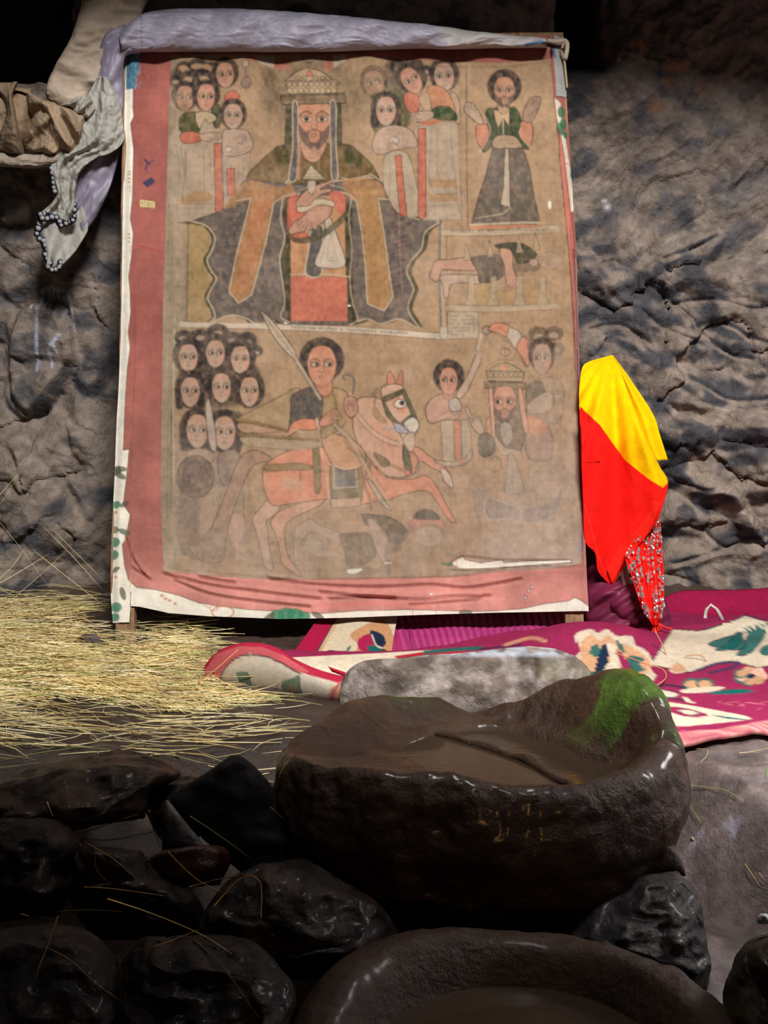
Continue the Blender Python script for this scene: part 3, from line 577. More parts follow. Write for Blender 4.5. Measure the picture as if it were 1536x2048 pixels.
A.poly([(576, 872), (584, 850), (604, 840), (634, 842), (640, 856), (624, 862), (600, 862), (582, 872)], (206, 124, 88), INK, 1.4); A.line([(574, 872), (588, 862), (604, 866)], (196, 178, 154), 2.2, .8); A.line([(634, 840), (640, 860)], (200, 184, 160), 4, .8)
A.poly([(640, 844), (656, 828), (670, 820), (678, 826), (676, 840), (660, 852), (642, 856)], (200, 136, 106), INK, 1.4); folds([[(656, 834), (672, 828)], [(658, 841), (674, 834)]], al=.6)
A.poly([(688, 818), (690, 800), (700, 796), (712, 800), (716, 824), (704, 838), (694, 832)], SK, INK, 1.4); folds([[(698, 800), (700, 826)], [(706, 802), (708, 824)]], al=.6)
hand(664, 836, -.5, 16, SK, 4, .14, .4, 3.6, -1); hand(702, 820, -1.5, 16, SK, 4, .16, .2, 3.4, -1)
A.line([(690, 762), (686, 755), (698, 752), (708, 762), (706, 790)], (120, 112, 104), 5, .85); A.line([(690, 762), (686, 755), (698, 752), (708, 762), (706, 790)], INK, 1.2, .8)
A.poly([(630, 762), (662, 762), (664, 784), (652, 796), (636, 786)], (200, 128, 96), INK, 1.2); A.line([(634, 776), (648, 780), (660, 775)], INK, 1, .5)
face(644, 734, 29, 40, (204, 136, 104), 1, 0, hair=(52, 46, 50), hx=45, hy=45, hoff=-12)
A.poly([(522, 624), (545, 644), (568, 672), (588, 700), (592, 712), (584, 716), (572, 706), (548, 676), (532, 646)], (180, 160, 136), INK, 1.5); A.line([(526, 630), (556, 668), (588, 712)], INK, 1.2, .7); A.line([(530, 634), (562, 682), (586, 712)], INK, 1, .5)
A.line([(588, 714), (610, 750), (632, 786), (640, 800)], (176, 156, 132), 7, .95, False); A.line([(585, 716), (607, 752), (629, 788), (638, 802)], INK, 1.3, .8, False); A.line([(592, 712), (614, 748), (636, 784), (642, 796)], INK, 1.3, .8, False)
A.line([(668, 850), (700, 880), (740, 950), (768, 990), (784, 1024)], (168, 148, 124), 6, .7, False); A.line([(665, 853), (697, 884), (737, 954), (765, 994), (784, 1024)], INK, 1.2, .7, False); A.line([(672, 848), (704, 876), (744, 946), (772, 986)], INK, 1.2, .6, False)
A.poly([(734, 960), (746, 968), (768, 1000), (784, 1024), (760, 1006)], (170, 152, 128), INK, 1.3)

# ---- fallen figures under the horse
A.poly([(590, 1064), (606, 1046), (622, 1040), (640, 1052), (690, 1072), (684, 1090), (640, 1070), (620, 1066), (600, 1092), (596, 1120), (606, 1128), (590, 1126)], (178, 152, 132), INK, 1.2, .8, .5)
A.poly([(620, 1068), (660, 1100), (684, 1112), (640, 1116), (610, 1100)], (172, 150, 132), INK, 1, .7, .4)
A.poly([(680, 1072), (700, 1068), (736, 1068), (748, 1090), (750, 1116), (720, 1132), (696, 1136), (690, 1110)], (88, 80, 58), INK, 1.3, .9)
for i in range(16): x0 = 700+rng.rand()*48; y = 1072+rng.rand()*46; A.line([(x0, y), (x0, y+8)], (150, 116, 62), 1.6, .5)
A.poly([(696, 1130), (760, 1140), (740, 1152), (690, 1146)], (116, 100, 72), al=.6, soft=4)
A.poly([(724, 1030), (750, 1031), (780, 1036), (804, 1050), (816, 1068), (800, 1088), (782, 1086), (770, 1064), (756, 1050), (734, 1052)], (86, 82, 68), INK, 1.4, .9)
for i in range(12): x0 = 745+rng.rand()*50; y = 1036+(x0-745)*.5+rng.rand()*16; A.line([(x0, y), (x0+5, y-6)], (160, 126, 66), 1.8, .5)
A.poly([(736, 1040), (752, 1044), (768, 1070), (784, 1100), (774, 1130), (756, 1110), (744, 1070)], (180, 152, 132), INK, 1.1, .8, .5); A.poly([(770, 1088), (800, 1080), (800, 1104), (776, 1112), (782, 1140), (774, 1150)], (92, 84, 70), al=.7, soft=5)
A.poly([(824, 1040), (882, 1042), (886, 1060), (866, 1056), (840, 1056), (824, 1064)], (190, 122, 104), INK, 1.1, .85, .5)
A.poly([(828, 1038), (834, 1026), (850, 1020), (868, 1026), (878, 1040)], (76, 72, 62), INK, 1.4); A.ell(858, 1074, 28, 22, (174, 154, 136), (140, 118, 90), 3, .7, .6); A.line([(818, 1068), (836, 1056), (860, 1050), (884, 1060), (890, 1078)], (146, 118, 82), 5, .6)

# ---- boy with the parasol, crowned figure, attendants
A.line([(962, 672), (955, 700), (948, 730)], (182, 162, 136), 7, .9); A.ell(972, 663, 8, 9, (150, 128, 108), INK, 1.5); A.line([(958, 672), (950, 700)], INK, 1.3, .7)
A.poly([(912, 790), (930, 760), (944, 730), (952, 708), (962, 706), (962, 724), (950, 750), (936, 780), (920, 800)], SKP, INK, 1.5)
A.poly([(880, 842), (935, 842), (942, 880), (940, 922), (886, 926)], (172, 154, 130), INK, 1.2, .85, .6, smooth=False)
A.poly([(853, 812), (870, 794), (890, 790), (906, 800), (918, 816), (916, 838), (890, 842), (862, 848), (852, 834)], (180, 136, 114), INK, 1.6)
folds([[(872, 838), (892, 826), (914, 820)], [(870, 846), (900, 836), (920, 830)]], al=.7)
hand(906, 822, -.2, 12, SKP, 4, .15, .3, 3, -1); hand(957, 716, -1.3, 12, SKP, 4, .14, 0, 3, 1)
A.poly([(898, 802), (916, 800), (922, 820), (902, 824)], (170, 154, 140), INK, 1.3)
A.poly([(885, 780), (904, 782), (906, 798), (890, 800)], SK, INK, 1)
face(897, 764, 18, 27, (194, 140, 110), -1, 0, hair=(46, 44, 46), hx=31, hy=33, hoff=-10)
A.poly([(907, 844), (921, 844), (923, 918), (909, 920)], (198, 122, 92), INK, 1.2, .95, smooth=False)
for y in (862, 868, 898, 904): A.line([(907, y), (923, y)], INK, 1, .5)
A.poly([(868, 922), (900, 924), (925, 920), (944, 900), (940, 922), (920, 932), (890, 934)], (168, 148, 124), INK, 1.3, .8); A.ell(924, 924, 5, 5, (200, 110, 84), al=.8)
folds([[(905, 938), (940, 980), (960, 1000)], [(898, 960), (902, 1040)], [(944, 900), (948, 940)]], al=.4)
A.poly([(976, 662), (986, 650), (1004, 649), (1018, 656), (1012, 676), (994, 668)], (196, 122, 90), INK, 1.4); A.poly([(1018, 656), (1036, 664), (1044, 676), (1030, 700), (1012, 676)], (178, 164, 144), INK, 1.2, smooth=False); A.poly([(1044, 676), (1060, 688), (1060, 712), (1054, 736), (1040, 712), (1032, 698)], (194, 126, 98), INK, 1.4)
A.line([(980, 665), (1006, 680), (1030, 705), (1050, 735), (1072, 770)], INK, 1.5, .6)
bump_heads([(1076, 672, 17), (1106, 670, 16), (1070, 695, 14), (1112, 700, 14)], .7)
A.poly([(1056, 770), (1076, 760), (1110, 758), (1126, 780), (1124, 830), (1108, 850), (1060, 836), (1052, 800)], (150, 128, 108), INK, 1.1, .7, .5); A.poly([(1054, 776), (1078, 764), (1090, 790), (1080, 812), (1052, 806)], (90, 84, 74), INK, 1, .8)
face(1083, 720, 19, 30, SKP, -1, 0, hx=27, hy=34, hoff=-9, al=.9); A.ell(1118, 712, 13, 26, (160, 138, 116), al=.5, soft=6)
A.poly([(1072, 796), (1096, 786), (1106, 800), (1096, 824), (1060, 828), (1054, 812)], (178, 152, 130), INK, 1.1, .8, .5); A.line([(1104, 796), (1124, 794)], (192, 176, 150), 2.4, .6)
A.ell(1010, 706, 10, 8, None, INK, 1.4, lal=.7); A.line([(1010, 698), (1010, 732)], INK, 1.5, .7); A.line([(996, 722), (1024, 722)], INK, 1.5, .7)
A.poly([(982, 744), (990, 734), (1010, 728), (1030, 736), (1040, 746)], (164, 138, 100), INK, 1.4); A.poly([(1004, 742), (1009, 730), (1014, 742)], (206, 110, 78), smooth=False)
A.poly([(971, 744), (1048, 746), (1044, 766), (976, 764)], (164, 140, 104), INK, 1.5, smooth=False); A.poly([(968, 766), (1051, 768), (1050, 781), (969, 779)], (134, 112, 84), INK, 1.4, smooth=False)
for i in range(7): A.ell(981+i*10, 752, 5, 4, None, INK, 1.1, lal=.6); A.line([(974+i*11, 772), (980+i*11, 776)], INK, 1, .5)
A.line([(974, 757), (1046, 758)], INK, 1.1, .6)
A.poly([(1050, 836), (1076, 838), (1096, 856), (1104, 884), (1098, 920), (1056, 916), (1050, 870)], (162, 130, 108), INK, 1.3, .9); A.poly([(1054, 834), (1078, 838), (1094, 852), (1088, 866), (1060, 868)], (196, 128, 96), None, al=.85, soft=4)
A.poly([(972, 845), (984, 838), (990, 880), (976, 878)], (198, 136, 104), INK, 1, .85)
A.poly([(985, 786), (1040, 786), (1048, 850), (1042, 900), (1010, 912), (990, 880), (984, 830)], (118, 102, 82), INK, 1.2, .9)
face(1008, 808, 24, 34, SK, -1, 0, hair=None, beard=True)
A.poly([(977, 782), (984, 782), (988, 830), (990, 872), (984, 874), (980, 830)], (202, 150, 122), INK, 1.2); A.poly([(1036, 782), (1043, 782), (1050, 820), (1056, 860), (1048, 866), (1040, 826)], (200, 142, 112), INK, 1.2)
A.poly([(1000, 850), (1020, 850), (1024, 880), (1012, 896), (1002, 880)], (166, 152, 138), INK, 1.1, .8)
A.poly([(930, 820), (936, 816), (942, 832), (950, 830), (962, 846), (968, 864), (958, 870), (944, 856), (938, 840)], SKP, INK, 1.4)
hand(954, 848, -2.2, 18, SKP, 3, .2, .1, 3.2, 1, .9); hand(1018, 566, 1.4, 16, SK, 4, .2, .1, 3.6, 1)
A.poly([(958, 874), (976, 868), (988, 884), (988, 906), (968, 916), (956, 900)], (86, 82, 72), INK, 1.2, .9); A.poly([(988, 872), (1010, 896), (1040, 904), (1030, 912), (1000, 908)], (182, 158, 132), INK, 1.1, .8, .5)
A.ell(990, 930, 12, 15, None, INK, 1.4, lal=.6); A.poly([(1016, 914), (1026, 912), (1036, 940), (1046, 984), (1010, 986), (1014, 950)], (168, 152, 134), INK, 1.2, .8, .6)
folds([[(944, 900), (946, 990)], [(966, 920), (968, 984)], [(1056, 910), (1058, 990)], [(1092, 920), (1100, 960), (1096, 990)], [(1130, 880), (1128, 990)], [(1020, 920), (1026, 982)], [(1104, 780), (1116, 900)], [(1120, 830), (1124, 940)]], al=.35)
A.poly([(948, 985), (970, 985), (972, 1030), (952, 1034)], (122, 110, 106), INK, 1.1, .6, .4)
A.poly([(972, 998), (1000, 1004), (1040, 1016), (1080, 1012), (1108, 996), (1124, 972), (1120, 1010), (1100, 1036), (1060, 1048), (1020, 1040), (974, 1038)], (120, 110, 106), (178, 160, 136), 2, .75)
A.line([(1124, 972), (1130, 940), (1138, 900)], (172, 150, 126), 2, .5)

# ---- age: thin dye worn off and light painted in towards the foot; stains, weave, folds
yy, xx = np.mgrid[0:A.Hh, 0:A.W]; X = xx+A.x0; Y = yy+A.y0
n1 = fbm(np.stack([X/90, Y/90, 0*X], -1), 4, 3); n2 = fbm(np.stack([X/22, Y/60, 0*X], -1), 3, 9)
dust = sm(780, 1120, Y)*.34+sm(880, 1120, X)*sm(640, 1050, Y)*.42+sm(.1, .6, n1)*.12+sm(1040, 1140, Y)*.12
dust = np.clip(dust*(.85+.5*n2), 0, .88)
inpic = np.zeros(X.shape, bool)
pp = np.array(PIC, float)
for (ax, ay), (bx, by) in zip(pp, np.roll(pp, -1, 0)):
    if ay != by: inpic ^= ((ay > Y) != (by > Y)) & (X < (bx-ax)*(Y-ay)/(by-ay)+ax)
dust = np.where(inpic, dust, 0)
A.a = A.a*(1-dust[..., None])+S(182, 164, 150)*dust[..., None]
A.a = blur(A.a, 1)*.5+A.a*.5
# red cloth border
bn = fbm(np.stack([X/45, Y/80, 0*X+5], -1), 4, 21)
bt = sm(1080, 1200, Y)
bcol = S(150, 86, 78)*(1-bt[..., None])+S(202, 134, 124)*bt[..., None]
bcol = bcol*(1+bn[..., None]*.35)
bl = sm(600, 1000, Y)[..., None]*.25; bcol = bcol*(1-bl)+S(186, 126, 116)*bl
A.a = np.where(inpic[..., None], A.a, bcol)
# crisp folds and stains on the border
for p in ([(330, 1150), (420, 1172), (520, 1186), (640, 1200)], [(400, 1156), (440, 1164), (470, 1168)], [(540, 1160), (640, 1172), (760, 1176), (860, 1172), (930, 1178), (1000, 1168), (1040, 1160)], [(640, 1186), (740, 1196), (840, 1202), (900, 1196), (980, 1194)], [(660, 1200), (730, 1196), (790, 1198)], [(820, 1212), (900, 1206), (960, 1200)], [(350, 1162), (420, 1190), (520, 1206), (620, 1216)], [(255, 1080), (268, 1120), (290, 1150)], [(270, 1140), (300, 1160)]):
    A.line(p, (116, 52, 48), 2.2, .55); A.line(p, None, 5, 1, soft=6, h=-5.0); A.line([(x, y-7) for x, y in p], None, 6, 1, soft=7, h=4.0)
A.line([(600, 1168), (700, 1182), (800, 1184), (960, 1186)], (230, 150, 140), 8, .35, soft=8); A.line([(640, 1212), (760, 1208), (860, 1214)], (226, 120, 114), 8, .35, soft=8)
A.line([(270, 560), (272, 700), (268, 830), (262, 960)], (120, 60, 54), 2.4, .35); A.line([(276, 494), (300, 500), (326, 508)], (160, 50, 50), 3, .5); A.line([(270, 246), (300, 250), (330, 248)], (140, 60, 58), 2, .4)
A.line([(285, 150), (292, 160)], (110, 40, 40), 2, .6); A.line([(300, 330), (290, 322)], (60, 52, 90), 5, .8); A.line([(296, 330), (292, 342)], (60, 52, 90), 4, .8); A.line([(302, 326), (310, 323)], (60, 52, 90), 3, .6)
A.poly([(286, 368), (304, 357), (312, 366), (296, 379)], (66, 56, 84), None, smooth=False)
A.poly([(281, 402), (312, 406), (311, 420), (281, 417)], (208, 186, 138), (150, 116, 70), 1.2, smooth=False); glyphs(283, 409, 309, 412, 6, 5, .7, (110, 84, 56)); glyphs(284, 415, 308, 417, 3, 4, .5, (110, 84, 56))
# right edge strips
A.poly([(1108, 200), (1120, 210), (1146, 380), (1150, 420), (1134, 430), (1120, 300)], (196, 184, 166), None, smooth=False)
A.poly([(1100, 70), (1128, 72), (1132, 150), (1136, 196), (1112, 198), (1106, 120)], (150, 150, 148), None, smooth=False)
for (x, y, r) in ((1122, 228, 10), (1126, 250, 9), (1120, 262, 11), (1130, 272, 6), (1146, 350, 8), (1150, 372, 7)): A.ell(x, y, r*.8, r*1.2, (44, 96, 66), None, al=.9, soft=3)
A.line([(1112, 240), (1118, 262), (1122, 300)], (92, 140, 90), 2, .8); A.line([(1132, 200), (1142, 290), (1150, 400), (1158, 540)], (160, 130, 92), 4, .8)
A.line([(1112, 198), (1136, 196)], (50, 46, 44), 2.4, .9); A.line([(1130, 330), (1144, 330)], (150, 70, 60), 1.8, .7)
A.poly([(1117, 260), (1126, 310), (1138, 400), (1146, 470), (1152, 560), (1158, 700), (1150, 700), (1142, 560), (1130, 440), (1118, 320)], (184, 108, 94), (110, 56, 50), 1.4, smooth=False)
A.line([(1146, 500), (1152, 600), (1156, 740), (1162, 900), (1166, 1100)], (78, 70, 88), 3.4, .75); A.line([(1140, 440), (1146, 560), (1150, 700)], (90, 60, 56), 1.6, .5)
A.line([(1154, 520), (1160, 700), (1166, 900), (1170, 1130)], (176, 128, 110), 6, .8)
A.ell(1159, 1090, 2.5, 22, (150, 146, 190), al=.7, soft=2)
A.poly([(1098, 108), (1102, 96), (1108, 110), (1100, 122)], (30, 26, 28), None, smooth=False); A.line([(1100, 70), (1108, 92), (1104, 120)], (130, 40, 44), 4, .8); A.line([(1104, 96), (1110, 120)], (60, 110, 160), 4, .8)
# white printed backing at the left and at the foot
WL = [(273, 100), (268, 182), (267, 220), (269, 236), (262, 250), (268, 300), (266, 400), (262, 440), (268, 470), (264, 520), (259, 556), (262, 590), (263, 630), (258, 668), (262, 700), (256, 740), (252, 800), (250, 850), (248, 902), (260, 900), (254, 960), (248, 1010), (256, 1022), (262, 1030), (252, 1080), (246, 1090), (250, 1130), (258, 1160), (275, 1176), (312, 1180), (360, 1192), (402, 1208), (500, 1221), (640, 1228), (720, 1222), (820, 1221), (960, 1224), (1040, 1219), (1090, 1208), (1135, 1203), (1148, 1196), (1160, 1202), (1176, 1212), (1190, 1250), (205, 1255), (205, 100)]
A.poly(WL, (226, 220, 206), (90, 52, 46), 1.6, smooth=False, lal=.6)
A.poly([(253, 100), (285, 100), (281, 130), (274, 160), (270, 182), (252, 180)], (64, 112, 140), None, smooth=False)
for i in range(90): x = 253+rng.rand()*28; y = 104+rng.rand()*74; A.line([(x, y), (x+3, y+2), (x+1, y+5)], (120, 160, 176), 1.1, .6)
for y in (345, 350, 358, 366, 376, 384, 470, 478, 486, 496, 502): A.line([(256+(y % 7), y), (262, y+2)], (160, 96, 70), 3, .7)
for (x, y, r) in ((233, 1010, 9), (229, 1085, 12), (226, 1110, 12), (230, 1060, 8), (233, 1215, 12), (230, 1235, 10), (640, 1240, 0), (556, 1232, 14), (574, 1229, 16), (592, 1231, 16), (609, 1234, 12)): 
    if r: A.ell(x, y, r, r*.8, (52, 132, 100), (40, 90, 70), 1, .9, .5, soft=3)
for (x, y) in ((250, 1010), (232, 1140), (236, 945), (233, 938)): A.poly([(x-8, y+4), (x-1, y-5), (x+8, y-4), (x+1, y+4)], (86, 92, 72), INK, 1, .8)
for (x, y, a) in ((247, 1188, 1.3), (250, 1065, .4), (540, 1235, -.6), (636, 1232, .5), (242, 940, 0), (241, 952, .5), (930, 1226, 0)): A.ell(x, y, 13, 5, (92, 98, 80), (60, 62, 56), 1, .85, .6, a, soft=2)
for (x, y) in ((325, 1192), (333, 1198), (341, 1202), (352, 1208), (232, 1025), (229, 1060), (232, 1155)): A.ell(x, y, 4, 3, (198, 128, 92), al=.8)
A.ell(448, 1226, 22, 12, None, (190, 120, 86), 2.4, lal=.75); A.ell(430, 1218, 8, 5, None, (190, 120, 86), 2, lal=.6); A.line([(408, 1212), (420, 1216)], (190, 120, 86), 2, .6)
A.line([(824, 1220), (826, 1232)], (190, 120, 90), 2, .7); A.line([(870, 1221), (872, 1232)], (190, 120, 90), 2, .7)
for (x, y) in ((232, 860), (240, 975), (236, 700)): A.line([(x, y), (x+6, y-2)], (160, 100, 80), 1.6, .5)
# the long tear near the foot and small holes
A.poly([(900, 1128), (912, 1120), (926, 1113), (930, 1120), (960, 1126), (1004, 1120), (1008, 1126), (1060, 1122), (1140, 1120), (1142, 1126), (1080, 1130), (1020, 1134), (960, 1138), (920, 1138)], (228, 222, 210), (110, 70, 50), 1.3, smooth=False)
A.line([(900, 1140), (960, 1142), (1020, 1136), (1100, 1132)], (70, 58, 46), 3, .6); A.poly([(880, 1128), (905, 1126), (900, 1134)], (86, 104, 84), al=.8); A.line([(912, 1114), (914, 1136)], (190, 120, 90), 1.5, .7)
A.poly([(695, 1141), (724, 1138), (716, 1146), (700, 1149)], (226, 220, 206), None); A.line([(770, 1128), (782, 1127)], (220, 212, 196), 3, .9)
for (x, y) in ((862, 1189), (572, 649), (698, 614), (1098, 414)): A.ell(x, y, 4, 2.5 if x != 1098 else 9, (222, 214, 200), INK, 1, .9, .4)
for (x, y) in ((1063, 1175), (1057, 1183), (1050, 1196)): A.ell(x, y, 3, 3, (190, 188, 190), (60, 50, 50), 1)
# blotching of thin paint on the threads
bl1 = fbm(np.stack([X/7, Y/9, 0*X+3], -1), 4, 51); bl2 = fbm(np.stack([X/28, Y/24, 0*X+8], -1), 4, 57)
g_ = A.a.mean(-1, keepdims=True)
k_ = np.where(inpic, .20, .06)[..., None]
A.a = A.a*(1-k_)+g_*np.array([1.10, .98, .84])*k_
w_ = np.where(inpic, np.clip(.12+.35*bl1, 0, .5), 0)[..., None]
A.a = A.a*(1-w_)+S(146, 119, 96)*w_
A.a *= (1+np.where(inpic, .26*bl1+.20*bl2, .15*bl2))[..., None]
# weave
A.a *= (1+.05*fbm(np.stack([X/2.2, Y/40, 0*X], -1), 2, 31)+.05*fbm(np.stack([X/50, Y/2.4, 0*X], -1), 2, 33)+.10*n1)[..., None]
A.a = np.where(inpic[..., None], A.a*.9, A.a); A.a = np.clip(A.a, .004, .9)
A.line([(345, 1143), (600, 1161), (900, 1156), (1000, 1144), (1160, 1135)], None, 4, 1, soft=6, h=-2.5)
A.poly([(900, 1128), (926, 1113), (1004, 1120), (1142, 1122), (1020, 1134), (920, 1138)], None, h=-4, soft=4)
for p in ([(1000, 260), (1040, 420), (1060, 620)], [(1090, 250), (1100, 500), (1110, 800)], [(1090, 800), (1110, 950), (1120, 1080)], [(1060, 1040), (1100, 1080), (1130, 1060)], [(345, 200), (350, 700), (340, 1100)], [(500, 300), (510, 700), (505, 1100)]): A.line(p, None, 8, 1, soft=16, h=3)
A.hgt = blur(A.hgt, 1)
# ------------------------------------------------------------------ materials
M_rockwall = mat('cave_rock', attr=True, scale=16, vary=.45, rough=.72, bump=.9, bscale=70, bdist=.012, spec=.4)
M_ground = mat('wet_ground', attr=True, scale=14, vary=.4, rough=.5, bump=.8, bscale=60, bdist=.01, spec=.5)
M_print = mat('printed_cloth', attr=True, scale=60, vary=.08, rough=.95, bump=.35, bscale=260, bdist=.003, spec=.1, weave=170)
M_cloth = mat('plain_cloth', attr=True, scale=30, vary=.12, rough=.92, bump=.4, bscale=160, bdist=.004, spec=.12)
M_satin = mat('satin_cloth', attr=True, scale=14, vary=.12, rough=.5, bump=.25, bscale=40, bdist=.006, spec=.45)
M_rug = mat('woven_rug', attr=True, scale=90, vary=.14, rough=.95, bump=.5, bscale=420, bdist=.003, spec=.05)
M_wood = mat('weathered_wood', (112, 84, 62), (172, 136, 104), scale=9, rough=.8, bump=.5, bscale=60, stretch=(6, 6, .5), bdist=.004)
M_straw = mat('dry_grass', attr=True, scale=6, vary=.25, rough=.6, bump=.1, bscale=80, spec=.3)
M_wet = mat('wet_stone', attr=True, scale=9, vary=.45, rough=.55, bump=.8, bscale=34, bdist=.014, spec=.22, coat=.10, croug=.22)
M_basin = mat('basin_stone', attr=True, scale=9, vary=.45, rough=.42, bump=.9, bscale=30, bdist=.014, spec=.22, coat=.24, croug=.17)
M_stone = mat('dry_stone', attr=True, scale=22, vary=.5, rough=.75, bump=.9, bscale=60, bdist=.012, spec=.35)
M_dark = mat('dark_rock', (26, 21, 19), (58, 47, 42), scale=9, rough=.55, bump=.9, bscale=30, bdist=.02, spec=.4, c3=(38, 31, 28))
M_black = mat('black_rock', (6, 5, 5), (15, 12, 11), scale=7, rough=.75, bump=.6, bscale=20, bdist=.015, spec=.2)
M_redrock = mat('red_brown_rock', (38, 14, 9), (70, 27, 17), scale=9, rough=.4, bump=.8, bscale=30, bdist=.015, spec=.5)
M_shade_slab = mat('shade_slab_rock', (60, 54, 50), (96, 88, 82), scale=5, rough=.9, bump=.6, bscale=20)
M_sequin = mat('sequin_silver', (225, 215, 215), (250, 245, 245), scale=8, rough=.16, bump=.05, bscale=30, metal=.85, spec=.8)
M_tinsel = mat('red_tinsel', attr=True, scale=20, vary=.15, rough=.32, bump=.3, bscale=60, spec=.6)
m = bpy.data.materials.new('pool_water'); m.use_nodes = True; b = m.node_tree.nodes['Principled BSDF']
b.inputs['Base Color'].default_value = (.06, .038, .024, 1); b.inputs['Roughness'].default_value = .12; b.inputs['Transmission Weight'].default_value = .35; b.inputs['IOR'].default_value = 1.33
nz = m.node_tree.nodes.new('ShaderNodeTexNoise'); nz.inputs['Scale'].default_value = 14; nz.inputs['Detail'].default_value = 3
tcn = m.node_tree.nodes.new('ShaderNodeTexCoord'); mpn = m.node_tree.nodes.new('ShaderNodeMapping'); mpn.inputs['Scale'].default_value = (.6, 2.2, 1)
m.node_tree.links.new(tcn.outputs['Object'], mpn.inputs[0]); m.node_tree.links.new(mpn.outputs[0], nz.inputs['Vector'])
bn_ = m.node_tree.nodes.new('ShaderNodeBump'); bn_.inputs['Strength'].default_value = .10; bn_.inputs['Distance'].default_value = .01
m.node_tree.links.new(nz.outputs['Fac'], bn_.inputs['Height']); m.node_tree.links.new(bn_.outputs[0], b.inputs['Normal']); M_water = m

# ------------------------------------------------------------------ cave wall: height and colour laid out as seen, then carried by the mesh
W = Canvas(-60, -120, 1600, 1320, (110, 100, 94))
W.hgt[:] = 0
def blobw(pts, h, soft): W.poly(pts, None, h=h, soft=soft)
# scalloped boulder faces on the right
blobw([(1230, 620), (1290, 600), (1360, 620), (1400, 690), (1330, 720), (1260, 690)], .045, 40)
blobw([(1170, 670), (1250, 665), (1330, 730), (1390, 760), (1420, 850), (1340, 900), (1240, 820), (1170, 760)], .06, 36)
blobw([(1280, 540), (1360, 480), (1430, 470), (1400, 540), (1320, 590)], .05, 24)
blobw([(1400, 560), (1470, 530), (1536, 480), (1590, 520), (1560, 640), (1450, 660)], .06, 30)
blobw([(1400, 700), (1500, 660), (1600, 700), (1580, 830), (1480, 860), (1410, 800)], .05, 34)
blobw([(1330, 850), (1450, 830), (1600, 870), (1600, 960), (1450, 1000), (1340, 950)], .06, 34)
blobw([(1325, 1010), (1400, 960), (1470, 990), (1500, 1050), (1430, 1085), (1340, 1060)], .05, 22)
blobw([(1320, 1110), (1420, 1090), (1600, 1110), (1620, 1300), (1300, 1300)], .08, 30)
blobw([(1440, 960), (1536, 940), (1620, 980), (1600, 1080), (1500, 1080)], .045, 26)
for p in ([(1300, 570), (1380, 640), (1440, 700), (1500, 720)], [(1340, 610), (1420, 600), (1500, 620), (1580, 600)], [(1380, 760), (1460, 800), (1560, 790)], [(1330, 950), (1400, 975), (1480, 950), (1560, 930)], [(1395, 1050), (1440, 1090), (1500, 1085), (1580, 1095)], [(1330, 1120), (1400, 1108), (1480, 1085)], [(1180, 660), (1240, 650), (1300, 690)], [(1320, 520), (1380, 500), (1430, 475)], [(1280, 620), (1330, 660), (1400, 690)], [(1440, 640), (1500, 680), (1580, 700)]):
    W.line(p, None, 3, soft=7, al=1, h=-.035)
for i, p in enumerate([[(1300, 560), (1360, 520), (1420, 480)], [(1240, 600), (1300, 640), (1380, 660), (1420, 640)], [(1450, 560), (1500, 520), (1560, 500)], [(1380, 880), (1440, 900), (1500, 880)], [(1340, 760), (1380, 800), (1440, 810)], [(1460, 740), (1500, 760), (1560, 740)]]): W.line(p, None, 6, soft=16, al=1, h=-.02)
# left wall
blobw([(30, 640), (110, 610), (150, 700), (110, 780), (60, 830), (20, 790)], .06, 20); W.line([(40, 620), (20, 700), (26, 790), (80, 835), (120, 790)], None, 5, soft=14, h=-.05)
blobw([(140, 600), (220, 590), (235, 700), (190, 780), (150, 740)], .05, 24); blobw([(60, 880), (180, 840), (240, 980), (160, 1100), (20, 1000)], .06, 60); W.line([(60, 880), (130, 960), (200, 1060)], None, 6, soft=18, h=-.03)
blobw([(-60, 860), (60, 880), (120, 1000), (60, 1190), (-60, 1200)], .07, 50)
W.hgt = blur(W.hgt, 2)
yy, xx = np.mgrid[0:W.Hh, 0:W.W]; X = xx+W.x0; Y = yy+W.y0
# colour: dusty taupe over blue-black stone
Pq = np.stack([X/120, Y/120, 0*X], -1); warp = fbm(Pq, 3, 61)
d_ = fbm(np.stack([X/55+warp*1.2, Y/38-warp, 0*X+2], -1), 5, 63)
gx = np.gradient(blur(W.hgt, 3), axis=0)
up = np.clip(gx*500, -1, 1)            # ledges facing up collect dust
dmix = sm(-.28, .22, d_*(1-.45*sm(1150, 1250, X)*sm(620, 450, Y)-.3*sm(260, 180, X))+up*.5+.10*sm(260, 180, X)+.10*sm(500, 250, Y)+sm(900, 1150, Y)*.08)
tint = fbm(np.stack([X/200, Y/160, 0*X+7], -1), 3, 67)
cA = S(142, 128, 118)[None, None]*(1+.18*tint[..., None]); cB = S(74, 74, 80)[None, None]*(1-.1*tint[..., None])
upr = sm(1150, 1250, X)*sm(520, 380, Y)
cA = cA*(1-.22*upr[..., None])*(1+.16*(sm(560, 900, Y)*sm(1150, 1250, X))[..., None]); lft = sm(260, 200, X)[..., None]; cA = cA*(1-lft*.12)
W.a = cB*(1-dmix[..., None])+cA*dmix[..., None]
W.a = np.clip(W.a*(1+.22*fbm(np.stack([X/9, Y/9, 0*X], -1), 3, 71)[..., None]), .01, .8)
